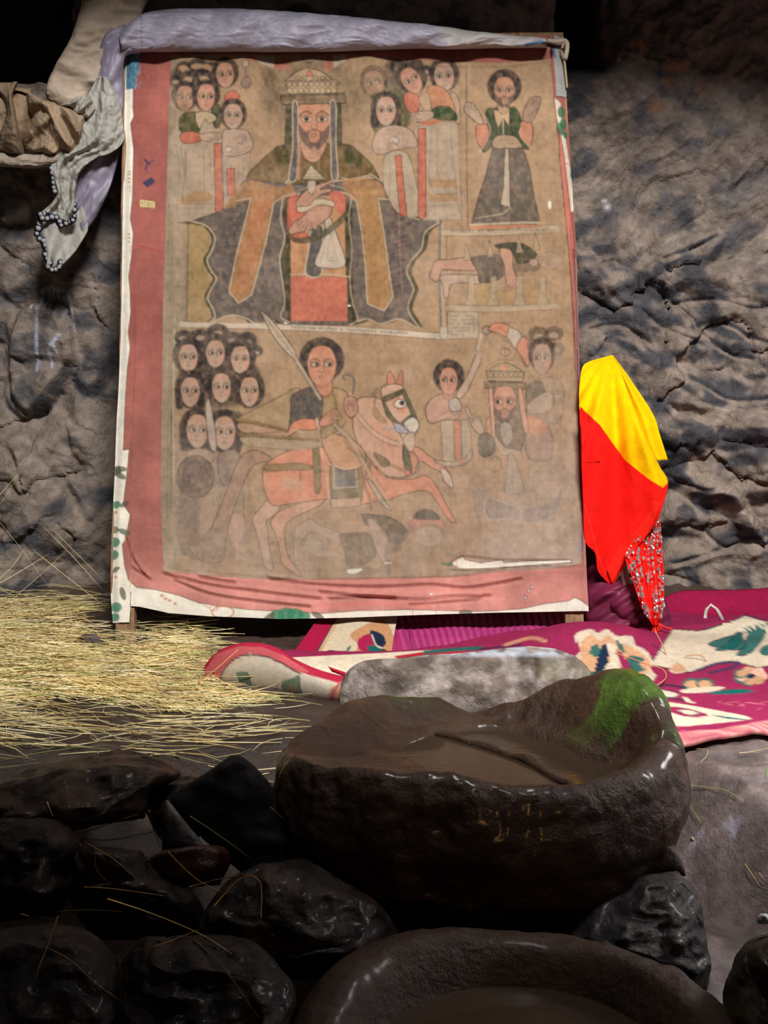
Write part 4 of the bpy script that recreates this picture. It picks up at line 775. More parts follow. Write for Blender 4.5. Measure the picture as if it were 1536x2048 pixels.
# stains: orange lichen patches, white bird lime
for (x, y, r) in ((1270, 92, 15), (1280, 100, 12), (1350, 134, 20), (1375, 126, 10), (1332, 166, 12), (1193, 176, 5), (1405, 178, 9), (1312, 214, 13), (1320, 72, 8), (1290, 62, 9), (1404, 24, 8), (1142, 172, 5)):
    W.ell(x, y, r, r*.8, (164, 112, 74), al=.6, soft=8)
for p, w in (([(88, 580), (86, 620), (84, 650), (86, 690), (83, 740)], 6), ([(96, 578), (112, 574), (128, 582)], 7), ([(108, 580), (109, 630)], 5), ([(100, 582), (101, 612)], 5), ([(118, 582), (120, 632)], 4), ([(140, 584), (148, 620), (152, 660)], 3), ([(132, 590), (134, 640)], 2.5), ([(112, 690), (122, 680), (130, 670)], 7), ([(108, 700), (112, 735)], 4), ([(118, 688), (124, 706)], 5)):
    W.line(p, (176, 182, 206), w, .75, soft=2.5)
W.line([(86, 756), (104, 790), (128, 806)], (150, 120, 96), 5, .5, soft=3)
for (x, y) in ((70, 613), (1210, 400), (1215, 415), (12, 440), (110, 580), (1236, 122), (1206, 402)): W.ell(x, y, 4, 4, (206, 200, 196), al=.9, soft=2)
for (x, y, r) in ((105, 1195, 9), (1214, 414, 8)): W.ell(x, y, r, r, (190, 190, 196), al=.5, soft=8)

def wall_base(x, z):
    y = 4.27+.05*np.sin(x*1.7)+.02*z
    y = y-.28*sm(.75, 1.5, x)*sm(1.35, .2, z)                    # the boulder face at the right leans in
    y = y-.10*sm(-.7, -1.4, x)*sm(1.0, .1, z)
    y = y-1.3*np.clip(np.abs(x)-1.75, 0, None)**1.3*1.0          # the hollow closes round at both sides
    return y
xs = np.r_[np.linspace(-3.4, -1.62, 70)[:-1], np.linspace(-1.62, 1.62, 560), np.linspace(1.62, 3.4, 70)[1:]]
zs = np.r_[np.linspace(-.3, -.04, 12)[:-1], np.linspace(-.04, 2.28, 430), np.linspace(2.28, 3.7, 50)[1:]]
XX, ZZ = np.meshgrid(xs, zs[::-1]); YY = wall_base(XX, ZZ)
P0 = np.stack([XX, YY, ZZ], -1); px, py = proj(P0)
inx = sm(-60, 20, px)*sm(1600, 1540, px)*sm(-120, -60, py)*sm(1320, 1260, py)
h = W.sample(px, py, 'h')*inx
big = fbm(P0*np.array([1.6, 1, 1.6]), 4, 5); med = ridge(P0*np.array([5, 1, 5])+big[..., None], 4, 8); fine = fbm(P0*26, 4, 11)
dg = np.stack([(XX*.78-ZZ*.62)*16, YY*0, (XX*.62+ZZ*.78)*4.2], -1); diag = ridge(dg+fbm(P0*3, 2, 4)[..., None]*1.3, 3, 13)   # chisel marks running up to the right
wr = sm(1130, 1250, px)*sm(640, 420, py)
v1, v2, vi = voro(np.stack([XX*5.2+big*1.5, 0*XX, ZZ*6.5+med*.4], -1), 17)
lr = sm(1120, 1220, px)*sm(420, 600, py)+.6*sm(240, 180, px)*sm(320, 480, py)
dis = h*1.0+.10*big+.022*med*(1-.4*wr)+.020*diag*(.25+wr)+.012*fine+lr*(.075*(v2-v1)+.06*(vi-.5))
mid = sm(180, 330, px)*sm(1190, 1080, px); dis = dis*(1-.6*mid)-.05*mid
def boxm(x0, x1, y0, y1, s=7):
    return sm(x0-s, x0+s, px)*sm(x1+s, x1-s, px)*sm(y0-s, y0+s, py)*sm(y1+s, y1-s, py)
wob = fbm(P0*9, 3, 77)*8
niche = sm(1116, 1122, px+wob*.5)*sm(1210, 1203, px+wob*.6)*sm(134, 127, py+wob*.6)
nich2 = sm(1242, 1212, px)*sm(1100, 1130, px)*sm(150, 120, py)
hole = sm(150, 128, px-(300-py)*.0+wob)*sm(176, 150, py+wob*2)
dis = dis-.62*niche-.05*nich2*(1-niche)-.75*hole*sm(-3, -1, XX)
YY = YY-dis
c = W.sample(px, py); out = S(104, 96, 90)*(1+.3*big[..., None])
c = c*inx[..., None]+out*(1-inx[..., None])
recess_shade = np.clip(.75*niche+.6*hole, 0, 1)[..., None]; c = c*(1-recess_shade)+S(44, 38, 34)*recess_shade  # shade inside the two hollows painted into the rock colour
o = mesh_np('wall_back', np.stack([XX, YY, ZZ], -1), grid_faces(len(zs), len(xs)), M_rockwall, None, c); o['kind'] = 'structure'
WALLY = (xs, zs[::-1], YY)

# ------------------------------------------------------------------ ground
def gh(x, y):
    x = np.asarray(x, float); y = np.asarray(y, float)
    p = np.stack([x, y, 0*x], -1)
    drop = sm(2.62, 2.15, y-.12*x)*(1-sm(.48, .72, x+.25*fbm(p*2, 2, 91)))
    z = -.20*drop+.018*fbm(p*3.2, 4, 93)+.010*ridge(p*7, 3, 95)*sm(2.9, 2.5, y)
    rs = sm(.5, .7, x)*sm(2.5, 2.1, y)
    z = z+rs*(.030*ridge(np.stack([(x+y)*3.2, (x-y)*1.2, 0*x], -1), 3, 97)-.03)-.22*sm(1.72, 1.45, y+.15*x)*sm(.35, .6, x)
    z = z+.05*sm(3.85, 4.2, y)
    return z
gx_ = np.r_[np.linspace(-3.4, -1.4, 50)[:-1], np.linspace(-1.4, 1.5, 350), np.linspace(1.5, 3.4, 50)[1:]]
gy_ = np.r_[np.linspace(-1.6, .8, 30)[:-1], np.linspace(.8, 3.2, 290), np.linspace(3.2, 5.0, 110)[1:]]
GX, GY = np.meshgrid(gx_, gy_[::-1]); GZ = gh(GX, GY)+.012*ridge(np.stack([GX*9+GY*4, GY*9, 0*GX], -1), 3, 113)*sm(.5, .62, GX)*sm(2.6, 2.4, GY)+.006*fbm(np.stack([GX, GY, 0*GX], -1)*30, 3, 99)
p = np.stack([GX, GY, 0*GX], -1); n = fbm(p*4, 5, 101); n2 = fbm(p*13, 4, 103)
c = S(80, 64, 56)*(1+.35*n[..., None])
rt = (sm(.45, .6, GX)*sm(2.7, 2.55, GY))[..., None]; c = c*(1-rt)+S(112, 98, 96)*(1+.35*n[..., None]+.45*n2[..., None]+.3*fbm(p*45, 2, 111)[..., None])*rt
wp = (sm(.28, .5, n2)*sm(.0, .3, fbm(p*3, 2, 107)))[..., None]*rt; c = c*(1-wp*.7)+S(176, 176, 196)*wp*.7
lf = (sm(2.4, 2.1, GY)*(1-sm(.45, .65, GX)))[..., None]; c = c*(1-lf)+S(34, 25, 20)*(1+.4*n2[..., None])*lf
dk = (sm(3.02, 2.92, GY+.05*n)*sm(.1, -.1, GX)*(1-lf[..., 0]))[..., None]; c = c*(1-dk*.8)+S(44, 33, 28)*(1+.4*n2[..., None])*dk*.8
c = np.clip(c, .006, .7)
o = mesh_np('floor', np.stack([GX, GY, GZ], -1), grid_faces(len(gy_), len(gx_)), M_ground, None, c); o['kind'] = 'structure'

# two added rock slabs, out of view, shading the foreground and the painting's top
def ledge(name, pts, z0, z1, seed):
    n = 60; m_ = 40; a0, a1, b0, b1 = [np.array(q, float) for q in pts]   # back-left, back-right, front-left, front-right (x,y,z)
    u = np.linspace(0, 1, n); v = np.linspace(0, 1, m_); U, V = np.meshgrid(u, v)
    Q = (a0*(1-U[..., None])+a1*U[..., None])*(1-V[..., None])+(b0*(1-U[..., None])+b1*U[..., None])*V[..., None]
    nz_ = fbm(Q*1.6, 4, seed)
    lo = Q.copy(); lo[..., 2] -= .12+.10*nz_; lo[..., 1] += .06*nz_; hi = Q.copy(); hi[..., 2] += .18+.1*fbm(Q*1.5, 3, seed+3)
    nn = n*m_; t = np.arange(n); l = np.arange(m_)*n
    st = lambda a, b: np.stack([a[:-1], b[:-1], b[1:], a[1:]], -1)
    Fa = np.vstack([grid_faces(m_, n, 0), grid_faces(m_, n, nn, True), st(t, t+nn), st(t+(m_-1)*n, t+(m_-1)*n+nn)[:, ::-1], st(l, l+nn)[:, ::-1], st(l+n-1, l+n-1+nn)])
    o = mesh_np(name, np.vstack([lo.reshape(-1, 3), hi.reshape(-1, 3)]), Fa, M_shade_slab); o['kind'] = 'structure'; return o
ledge('shade_slab', [(-3.6, -2.0, 2.2), (3.6, -2.0, 2.2), (-3.6, 1.42, 2.2), (3.6, .26, 2.2)], 0, 0, 201)
ledge('shade_slab', [(-3.6, 2.70, 2.78), (3.6, 2.70, 2.60), (-3.6, 5.2, 3.4), (3.6, 5.2, 3.4)], 0, 0, 207)
# ------------------------------------------------------------------ the framed painting leaning on the wall
B0 = np.array([0, 3.52, .10]); B1 = np.array([0, 4.075, 1.86]); PD = (B1-B0)/np.linalg.norm(B1-B0); PN = np.array([0, -PD[2], PD[1]])
def onp(px, py, lift=0.0):
    d = ray(px, py); o_ = np.array([0, 0, H]); t = ((B0-o_)@PN)/(d@PN); q = o_+d*t[..., None]
    return q+PN*np.asarray(lift)[..., None] if np.ndim(lift) else q+PN*lift
base = onp(np.array(700.), np.array(1240.))
icon = empty('framed_painting', (float(base[0]), float(base[1]), 0), 'large faded painting on red bordered cloth in a wooden frame leaning on the wall', 'painting')
io_ = np.array(icon.location)
def child(o, par, off): # mesh built in world space, moved under its thing
    me = o.data; n = len(me.vertices); v = np.empty(n*3, np.float32); me.vertices.foreach_get('co', v); v = v.reshape(-1, 3)-np.asarray(off, np.float32)
    me.vertices.foreach_set('co', v.ravel()); me.update(); o.parent = par; return o
LE = [(252, 86), (250, 180), (247, 320), (245, 480), (243, 620), (239, 740), (233, 850), (230, 930), (226, 1010), (222, 1100), (221, 1180), (226, 1246)]
RE = [(1126, 76), (1131, 160), (1138, 280), (1146, 400), (1153, 520), (1158, 700), (1163, 880), (1168, 1020), (1173, 1140), (1176, 1224)]
nv, nu = 580, 470
La = resamp(LE, nv); Ra = resamp(RE, nv)
U, V = np.meshgrid(np.linspace(0, 1, nu), np.linspace(0, 1, nv))
px = La[:, None, 0]*(1-U)+Ra[:, None, 0]*U; py0 = La[:, None, 1]*(1-U)+Ra[:, None, 1]*U
bot = np.interp(px[-1], [226, 254, 280, 340, 420, 560, 700, 850, 1000, 1176], [1246, 1212, 1214, 1227, 1234, 1239, 1236, 1231, 1226, 1223])
topy = py0[0]; py = topy[None, :]+(bot-topy)[None, :]*V
py = np.where(px < 262, py0, py)
gw = fbm(np.stack([px/160, py/160, 0*px], -1), 3, 41)
hh = A.sample(px, py, 'h')*.0016+.005*gw+.0012*fbm(np.stack([px/26, py/26, 0*px], -1), 3, 43)
edge = np.minimum(sm(0, .02, U), sm(1, .98, U)); hh = hh-.012*(1-edge)
fb = sm(1150, 1235, py); hh = hh+fb*.010*np.sin(px/60.)*.6+fb*.008
P_ = onp(px, py, hh+.012)
cc = A.sample(px, py)
Pk = onp(px, py, 0*hh-.002)
allf = grid_faces(nv, nu); ci = (allf.mean(1))
fi, fj = allf[:, 0]//nu, allf[:, 0] % nu; fx = px[fi, fj]; fy = py[fi, fj]
inp = np.zeros(fx.shape, bool)
for (ax, ay), (bx, by) in zip(pp, np.roll(pp, -1, 0)):
    if ay != by: inp ^= ((ay > fy) != (by > fy)) & (fx < (bx-ax)*(fy-ay)/(by-ay)+ax)
inw = np.zeros(fx.shape, bool); wq = np.array(WL, float)
for (ax, ay), (bx, by) in zip(wq, np.roll(wq, -1, 0)):
    if ay != by: inw ^= ((ay > fy) != (by > fy)) & (fx < (bx-ax)*(fy-ay)/(by-ay)+ax)
inw &= ~inp
rstrip = (~inp) & (~inw) & (fx > np.interp(fy, [80, 200, 330, 480, 560], [1100, 1106, 1126, 1141, 1150])) & (fy < 1140)
def part(name, sel, m_, label=None):
    f = allf[sel]; idx = np.unique(f); re = np.full(nv*nu, -1); re[idx] = np.arange(len(idx))
    o = mesh_np(name, P_.reshape(-1, 3)[idx], re[f], m_, None, cc.reshape(-1, 3)[idx])
    child(o, icon, io_)
    if label: o['label'] = label
    return o
part('painted_picture', inp, M_print, 'faded picture of a crowned seated figure above a rider on horseback')
part('cloth_border', ~inp & ~inw & ~rstrip, M_print, 'dusty red cotton border, wrinkled along the foot')
part('floral_backing', inw, M_print, 'torn white cotton backing printed with green leaves')
part('side_strip', rstrip, M_print, 'grey and white cloth wrapped round the right edge')
# rear sheet, so the cloth has a back
sk = 12; Pk2 = Pk[::sk, ::sk]; o = mesh_np('rear_sheet', Pk2, grid_faces(Pk2.shape[0], Pk2.shape[1], 0, True), M_wood, None); child(o, icon, io_)
def beam(name, pa, pb, w, d, m_, par, off, seg=10, nx=PN, wob=.002, seed=0):
    pa = np.array(pa, float); pb = np.array(pb, float); ax = (pb-pa)/np.linalg.norm(pb-pa); s = np.cross(ax, nx); s /= np.linalg.norm(s); n_ = np.cross(s, ax)
    prof = []; r = .12
    for (a, b) in ((-1, -1+r), (-1+r, -1), (1-r, -1), (1, -1+r), (1, 1-r), (1-r, 1), (-1+r, 1), (-1, 1-r)): prof.append((a*w/2, b*d/2))
    prof = np.array(prof); t = np.linspace(0, 1, seg)
    Vv = pa+(pb-pa)*t[:, None, None]+s*prof[None, :, :1]+n_*prof[None, :, 1:]
    Vv = Vv+wob*fbm(Vv*22, 2, seed)[..., None]
    F_ = [list(f) for f in grid_faces(seg, 8, 0, False, True)]+[list(range(8))[::-1], list(range((seg-1)*8, seg*8))]
    o = mesh_np(name, Vv, F_, m_, None, smooth=False); return child(o, par, off) if par else o
def pl(x, y, l): return onp(np.array(float(x)), np.array(float(y)), l)
lb = at(np.array(252.), np.array(1283.), 3.50); lb[2] = -.01
beam('frame_post', lb, pl(262, 100, -.026), .055, .036, M_wood, icon, io_, 30, seed=3)
rb = at(np.array(1150.), np.array(1262.), 3.50); rb[2] = -.01
beam('frame_post', rb, pl(1112, 70, -.026), .055, .036, M_wood, icon, io_, 30, seed=5)
beam('frame_rail', pl(250, 82, -.026), pl(1128, 74, -.026), .05, .03, M_wood, icon, io_, 20, seed=7)
beam('frame_rail', pl(232, 1195, -.028), pl(1172, 1185, -.028), .05, .03, M_wood, icon, io_, 20, seed=9)

def tube(name, pts, r, m_, parent=None, sides=6, C=None, n=None, taper=False):
    pts = np.array(pts, float); c_ = resamp(pts, n or max(len(pts)*4, 6)); k = len(c_)
    T = np.gradient(c_, axis=0); T /= np.linalg.norm(T, axis=1)[:, None]+1e-9
    ref = np.array([.1, .2, 1.]); s = np.cross(T, ref); s /= np.linalg.norm(s, axis=1)[:, None]+1e-9; q = np.cross(s, T)
    a = np.linspace(0, 2*math.pi, sides, endpoint=False); rr = (r*np.ones(k) if not taper else r*np.linspace(1, .35, k))[:, None, None]
    Vv = c_[:, None]+rr*(np.cos(a)[None, :, None]*s[:, None]+np.sin(a)[None, :, None]*q[:, None])
    F_ = [list(f) for f in grid_faces(k, sides, 0, False, True)]+[list(range(sides))[::-1], list(range((k-1)*sides, k*sides))]
    return mesh_np(name, Vv, F_, m_, parent, None if C is None else np.tile(S(*C), (k*sides, 1)))
# cord knotted at the top right corner
o = tube('tie_cord', [pl(1092, 92, .03), pl(1112, 96, .036), pl(1128, 92, .03), pl(1132, 104, .03), pl(1128, 128, .028)], .0075, M_cloth, None, 8, (176, 164, 146)); child(o, icon, io_)
o = tube('tie_cord', [pl(1126, 96, .03), pl(1120, 110, .03), pl(1127, 130, .02), pl(1133, 180, .012)], .004, M_cloth, None, 6, (168, 150, 120)); child(o, icon, io_)

# ------------------------------------------------------------------ cloths at the top
def cfn(c1, f=None):
    c1 = S(*c1)
    def g(U, V, px, py):
        n = fbm(np.stack([px/18, py/18, 0*px], -1), 3, 5)
        c = c1*(1+.10*n[..., None]); return f(c, U, V, px, py) if f else c
    return g
RC = Canvas(170, 0, 1140, 130, (156, 152, 170))
for i in range(150):
    x = 285+rng.rand()*690; y = 24+rng.rand()*66; s_ = 8+rng.rand()*14; q = rng.choice([-1, 1])
    RC.line([(x, y), (x+s_*.5, y-q*s_*.35), (x+s_, y), (x+s_*1.1, y+q*s_*.5), (x+s_*.5, y+q*s_*.6)], (182, 178, 198), 2.2, .5, soft=2)
RC.poly([(880, 0), (1140, 0), (1140, 130), (900, 130), (890, 90)], (172, 168, 164), al=.8, soft=14); RC.line([(1052, 90), (1080, 84), (1096, 92)], (50, 96, 140), 7, .9, soft=3); RC.line([(282, 20), (284, 100)], (70, 66, 76), 2, .6)
def rolldepth(U, V, px, py): return 4.04+0*U+.012*np.sin(px/33.)
roll = sheet('rolled_cloth', M_satin, None, [(238, 74), (262, 44), (300, 24), (400, 17), (520, 20), (640, 28), (740, 38), (860, 50), (960, 64), (1040, 72), (1092, 76)],
             [(246, 104), (268, 104), (300, 104), (400, 104), (520, 104), (640, 104), (740, 101), (830, 98), (900, 99), (990, 97), (1094, 96)], 60, 300,
             lambda U, V, px, py: 4.035-.02*np.sin(px/47.+2)*(.4)-.010*np.sin(px/19.+U*4), closed=(.06, .05), C=RC, rough=.005, rs=14, vcap=False, spow=2.6, crease=.006, cs=(50, 16))
tag(recenter(roll), 'lavender damask cloth rolled over the top of the painting', 'cloth')
mk = cfn((150, 146, 160))
def sagline(name, L_, R_, Y_, cl, par=None, c1=(.04, .03), m_=M_cloth, **k): 
    return sheet(name, m_, par, L_, R_, k.pop('nu', 26), k.pop('nv', 70), Y_, closed=c1, C=cfn(cl) if not callable(cl) else cl, **k)
def fold(fr, amp, ang=0., ph=0.):
    return lambda U, V, px, py: amp*np.sin((px*math.cos(ang)+py*math.sin(ang))*fr+ph+1.6*fbm(np.stack([px/70, py/70, 0*px], -1), 2, int(ph*10)))
# lavender cloth end hanging at the left
f1 = fold(.11, .008, .5, 1.); f2 = fold(.22, .004, .7, 2.)
hang = sheet('hanging_cloth', M_satin, None, [(246, 48), (214, 66), (200, 92), (196, 120), (190, 150), (180, 210), (160, 300), (146, 380), (150, 440), (160, 462)], [(286, 60), (284, 104), (262, 108), (250, 118), (246, 160), (246, 230), (240, 300), (222, 370), (196, 430), (172, 464)], 40, 120,
             lambda U, V, px, py: 4.03-.02*V+f1(U, V, px, py)+f2(U, V, px, py), closed=(.035, .02), C=lambda U, V, px, py: S(128, 122, 140)*(1+.18*ridge(np.stack([px/30, py/22, 0*px], -1), 2, 7)[..., None]), vcap=False, rough=.004, rs=20, crease=.008, cs=(24, 60))
tag(recenter(hang), 'lavender damask cloth end hanging down left of the painting', 'cloth')
# grey-white shawl with dark lace edge
def shf(U, V, px, py): return 3.98-.03*np.sin(V*3.1)+.014*np.sin(U*7+V*5)+.006*np.sin(U*19+V*9)+.004*fbm(np.stack([px/14, py/14, 0*px], -1), 3, 3)*2
def shc(U, V, px, py):
    c = S(158, 156, 150)*(1+.12*fbm(np.stack([px/22, py/12, 0*px], -1), 3, 9)[..., None]); g = sm(420, 540, py)[..., None]*.15
    return c*(1+g)
sh_root = empty('lace_edged_shawl', tuple(float(a) for a in at(np.array(150.), np.array(535.), 3.96)), 'grey white shawl with scalloped dark blue lace edge hanging left of the painting', 'shawl'); so = np.array(sh_root.location)
o = sheet('shawl_cloth', M_cloth, None, [(196, 152), (176, 190), (170, 220), (160, 262), (144, 286), (118, 304), (100, 332), (106, 362), (112, 392), (90, 424)], [(214, 156), (238, 200), (246, 250), (248, 280), (226, 304), (190, 318), (160, 346), (152, 380), (150, 420), (140, 446)], 60, 150, shf, closed=(.02, .02), C=shc, rough=.004, rs=16, vcap=False, seed=3, spow=3, crease=.012, cs=(26, 50)); child(o, sh_root, so)
o = sheet('shawl_cloth', M_cloth, None, [(120, 380), (100, 410), (80, 430), (78, 470), (84, 500), (90, 530)], [(150, 390), (168, 420), (176, 452), (172, 470), (146, 510), (118, 540)], 30, 60, lambda U, V, px, py: 3.99+.016*np.sin(U*9+V*3), closed=(.015, .015), C=shc, rough=.004, rs=18, vcap=False, seed=4, spow=3, crease=.008, cs=(20, 50)); child(o, sh_root, so)
def lace(path, s=5.6, Yv=3.935):
    L0 = crom(path, 10); n_ = max(3, int(np.sqrt((np.diff(L0, axis=0)**2).sum(1)).sum()/(s*1.55))); q = resamp(path, n_)
    Vs = []; Fs = []; Cs = []; k = 0
    for i, (x, y) in enumerate(q):
        x += rs_l.randn()*1.0; y += rs_l.randn()*1.0; s1 = s*(.85+.3*rs_l.rand())
        for (rr, cl, dy, th_) in ((s1*1.32, (30, 44, 70), .004, .2), (s1*.95, (150, 152, 156), 0.0, .12)):
            t = np.linspace(0, 2*math.pi, 10, endpoint=False); R_ = rr/F*Yv
            cen = at(np.array(x), np.array(y), Yv+dy)
            ring = cen+R_*np.stack([np.cos(t), 0*t, np.sin(t)], -1); top_ = cen+np.array([0, -R_*th_, 0])+0*ring[:1]; bt_ = cen+np.array([0, R_*.3, 0])+0*ring[:1]
            Vs += [ring, top_, bt_]; Cs += [np.tile(S(*cl), (12, 1))]
            for j in range(10): Fs += [(k+j, k+(j+1) % 10, k+10), (k+(j+1) % 10, k+j, k+11)]
            k += 12
    o = mesh_np('lace_edge', np.vstack(Vs), np.array(Fs), M_cloth, None, np.vstack(Cs)); o['kind'] = 'stuff'; o['label'] = 'small white scallops with a dark blue outline'; return child(o, sh_root, so)
rs_l = np.random.RandomState(2)
lace([(114, 314), (102, 334), (106, 356), (110, 384)], 5.2, 3.93); lace([(80, 430), (90, 438), (104, 434), (116, 440), (120, 450), (134, 446), (146, 438)], 5.2, 3.945)
lace([(148, 412), (150, 428), (146, 440)], 4.6, 3.94); lace([(78, 450), (74, 470), (86, 484), (94, 496), (92, 510), (98, 524), (96, 538), (116, 538), (122, 526)], 5.6, 3.96)
# beige drape filling the upper left corner
dr = sheet('beige_drape', M_cloth, None, [(176, -60), (162, 10), (140, 80), (112, 130), (94, 170), (94, 196), (112, 212)], [(330, -60), (292, 10), (276, 50), (262, 80), (226, 130), (200, 180), (170, 226)], 50, 90,
           lambda U, V, px, py: 4.06+.012*np.sin((px+py)*.05)+.012*np.sin(py*.09-px*.05)*sm(80, 180, py)+.02*V*0, closed=(.05, .03), C=cfn((172, 156, 140)), rough=.006, rs=12, vcap=False, seed=8, spow=3, crease=.012, cs=(60, 26))
tag(recenter(dr), 'beige cloth drape hanging from the roof in the upper left corner', 'cloth')
dr = sheet('beige_drape', M_cloth, None, [(236, -60), (236, 10), (238, 60)], [(300, -60), (292, 10), (286, 40)], 20, 30, lambda U, V, px, py: 4.15+.01*np.sin(px*.2), closed=(.05, .03), C=cfn((118, 106, 96)), vcap=False)
tag(recenter(dr), 'darker brown cloth behind the beige drape, above the end of the roll', 'cloth')
# knotted brown cloth bundle
bu = empty('knotted_bundle', tuple(float(a) for a in at(np.array(60.), np.array(330.), 4.0)), 'brown cotton cloth knotted in a bundle at the left edge of the wall', 'bundle'); bo = np.array(bu.location)
def bun(name, L_, R_, cl, Yv, cz, seed, fr=.16, ang=.6, amp=.018):
    ff = fold(fr, amp, ang, seed); o = sheet(name, M_cloth, None, L_, R_, 70, 80, lambda U, V, px, py: Yv+ff(U, V, px, py), closed=cz, C=cfn(cl), rough=.008, rs=13, seed=seed, crease=.012, cs=(22, 34)); return child(o, bu, bo)
bun('cloth_fold', [(-60, 170), (-50, 240), (-40, 300)], [(60, 178), (80, 240), (84, 300)], (128, 108, 88), 4.02, (.10, .05), 1, .12, .2)
bun('cloth_fold', [(20, 178), (50, 190), (60, 250), (40, 300)], [(60, 186), (110, 214), (130, 260), (110, 312)], (136, 118, 98), 3.98, (.08, .05), 2, .14, .9)
bun('cloth_fold', [(60, 196), (86, 226), (90, 280), (84, 310)], [(100, 204), (166, 232), (162, 270), (148, 308)], (150, 130, 108), 3.95, (.07, .05), 3, .2, -.5)
bun('cloth_fold', [(-40, 165), (0, 186), (10, 240), (-20, 300)], [(36, 165), (26, 200), (40, 260), (50, 310)], (112, 96, 78), 3.94, (.05, .05), 4, .12, .1)
bun('cloth_band', [(-60, 300), (20, 308), (80, 308), (150, 300)], [(-60, 330), (20, 334), (80, 336), (150, 316)], (144, 132, 120), 3.95, (.03, .03), 5, .05, 1.5, .004)
bun('cloth_fold', [(120, 210), (140, 214), (150, 230)], [(170, 190), (190, 210), (180, 240)], (150, 146, 136), 3.96, (.04, .03), 6, .3, .8, .01)

# ------------------------------------------------------------------ flag cloth, sequinned scarf, purple cloth
FC = Canvas(1120, 680, 1360, 1200, (250, 30, 24))
FC.poly([(1100, 680), (1360, 680), (1360, 940), (1326, 975), (1300, 960), (1282, 946), (1250, 920), (1228, 890), (1200, 850), (1170, 822), (1100, 790)], (255, 206, 0), None, smooth=False)
FC.line([(1170, 1010), (1200, 1120), (1222, 1150), (1260, 1090), (1306, 1030)], (255, 90, 70), 1.5, .4); FC.line([(1163, 924), (1200, 926)], (110, 0, 0), 2, .6, False)
flag = empty('yellow_red_flag', tuple(float(a) for a in at(np.array(1240.), np.array(1170.), 3.62)), 'bright yellow and red flag draped beside the right edge of the painting', 'flag'); fo = np.array(flag.location)
def fY(U, V, px, py):
    y = 3.70-.10*sm(720, 900, py)
    a = (px-1222)/np.maximum(py-690, 30)
    y = y+.030*np.sin(a*13+.9)*sm(720, 860, py)+.008*np.sin(a*31+1+py*.006)*sm(740, 900, py)
    return y+.004*fbm(np.stack([px/20, py/40, 0*px], -1), 2, 3)
bk = sheet('flag_rear_fold', M_cloth, None, [(1222, 710), (1236, 760), (1258, 830), (1276, 900), (1290, 922)], [(1226, 710), (1262, 760), (1306, 828), (1320, 870), (1336, 920)], 24, 60, lambda U, V, px, py: 3.74+.012*np.sin(U*8)-.09*sm(720, 900, py), thick=.006, C=FC); child(bk, flag, fo)
fm = sheet('flag_cloth', M_cloth, None, [(1180, 722), (1166, 732), (1160, 760), (1158, 800), (1162, 900), (1166, 1000), (1170, 1080), (1190, 1106), (1196, 1142), (1216, 1166)], [(1224, 710), (1240, 740), (1262, 800), (1290, 870), (1318, 930), (1336, 964), (1326, 1010), (1310, 1050), (1272, 1096), (1226, 1170)], 90, 200, fY, thick=.006, C=FC); child(fm, flag, fo)
# flap at left
fl = sheet('flag_flap', M_cloth, None, [(1160, 812), (1162, 860), (1165, 925)], [(1166, 818), (1186, 870), (1200, 924)], 14, 30, lambda U, V, px, py: 3.585+.004*np.sin(V*6), thick=.005, C=cfn((246, 34, 26))); child(fl, flag, fo)
fl = sheet('flag_hem', M_cloth, None, [(1306, 1000), (1280, 1050), (1240, 1092), (1214, 1140)], [(1322, 1010), (1296, 1068), (1254, 1116), (1224, 1168)], 8, 40, lambda U, V, px, py: fY(U, V, px, py)-.012, thick=.006, C=cfn((250, 40, 28))); child(fl, flag, fo)
sc_ = empty('sequinned_scarf', tuple(float(a) for a in at(np.array(1300.), np.array(1270.), 3.66)), 'red tinsel scarf with silver sequins hanging below the flag', 'scarf'); sco = np.array(sc_.location)
SL = [(1300, 1030), (1262, 1085), (1250, 1110), (1262, 1150), (1278, 1200), (1292, 1232), (1304, 1250)]; SR = [(1320, 1030), (1324, 1090), (1328, 1150), (1328, 1190), (1328, 1210), (1322, 1236), (1318, 1252)]
def sY(U, V, px, py): return 3.68-.30*V+.010*np.sin(U*22+1)+.004*np.sin(U*50)
o = sheet('scarf_cloth', M_tinsel, None, SL, SR, 60, 120, sY, thick=.005, C=cfn((244, 30, 24))); child(o, sc_, sco)
qa = resamp(SL, 60); qb = resamp(SR, 60); Vs = []; Fs = []; k = 0; rs_ = np.random.RandomState(12)
for i in range(330):
    v = rs_.rand()**1.2; u = rs_.rand(); cols = np.array([.08, .2, .34, .5, .62, .72, .86, .95]); u = cols[rs_.randint(8)]+rs_.randn()*.012
    if .3 < u < .6 and v > .45 and rs_.rand() < .6: continue
    j = min(int(v*.93*59), 59); x = qa[j, 0]*(1-u)+qb[j, 0]*u; y = qa[j, 1]*(1-u)+qb[j, 1]*u
    cen = at(np.array(x), np.array(y), sY(u, v, x, y)-.007); R_ = .0022+.0035*rs_.rand(); t = np.linspace(0, 2*math.pi, 6, endpoint=False); tl = rs_.randn(2)*.35
    ring = cen+R_*np.stack([np.cos(t), np.cos(t)*tl[0]+np.sin(t)*tl[1], np.sin(t)*1.3], -1); Vs += [ring, (cen+np.array([0, -.0012, 0]))[None], (cen+np.array([0, .0012, 0]))[None]]
    for a in range(6): Fs += [(k+a, k+(a+1) % 6, k+6), (k+(a+1) % 6, k+a, k+7)]
    k += 8
o = mesh_np('sequins', np.vstack(Vs), np.array(Fs), M_sequin, None, None, False); o['kind'] = 'stuff'; child(o, sc_, sco)
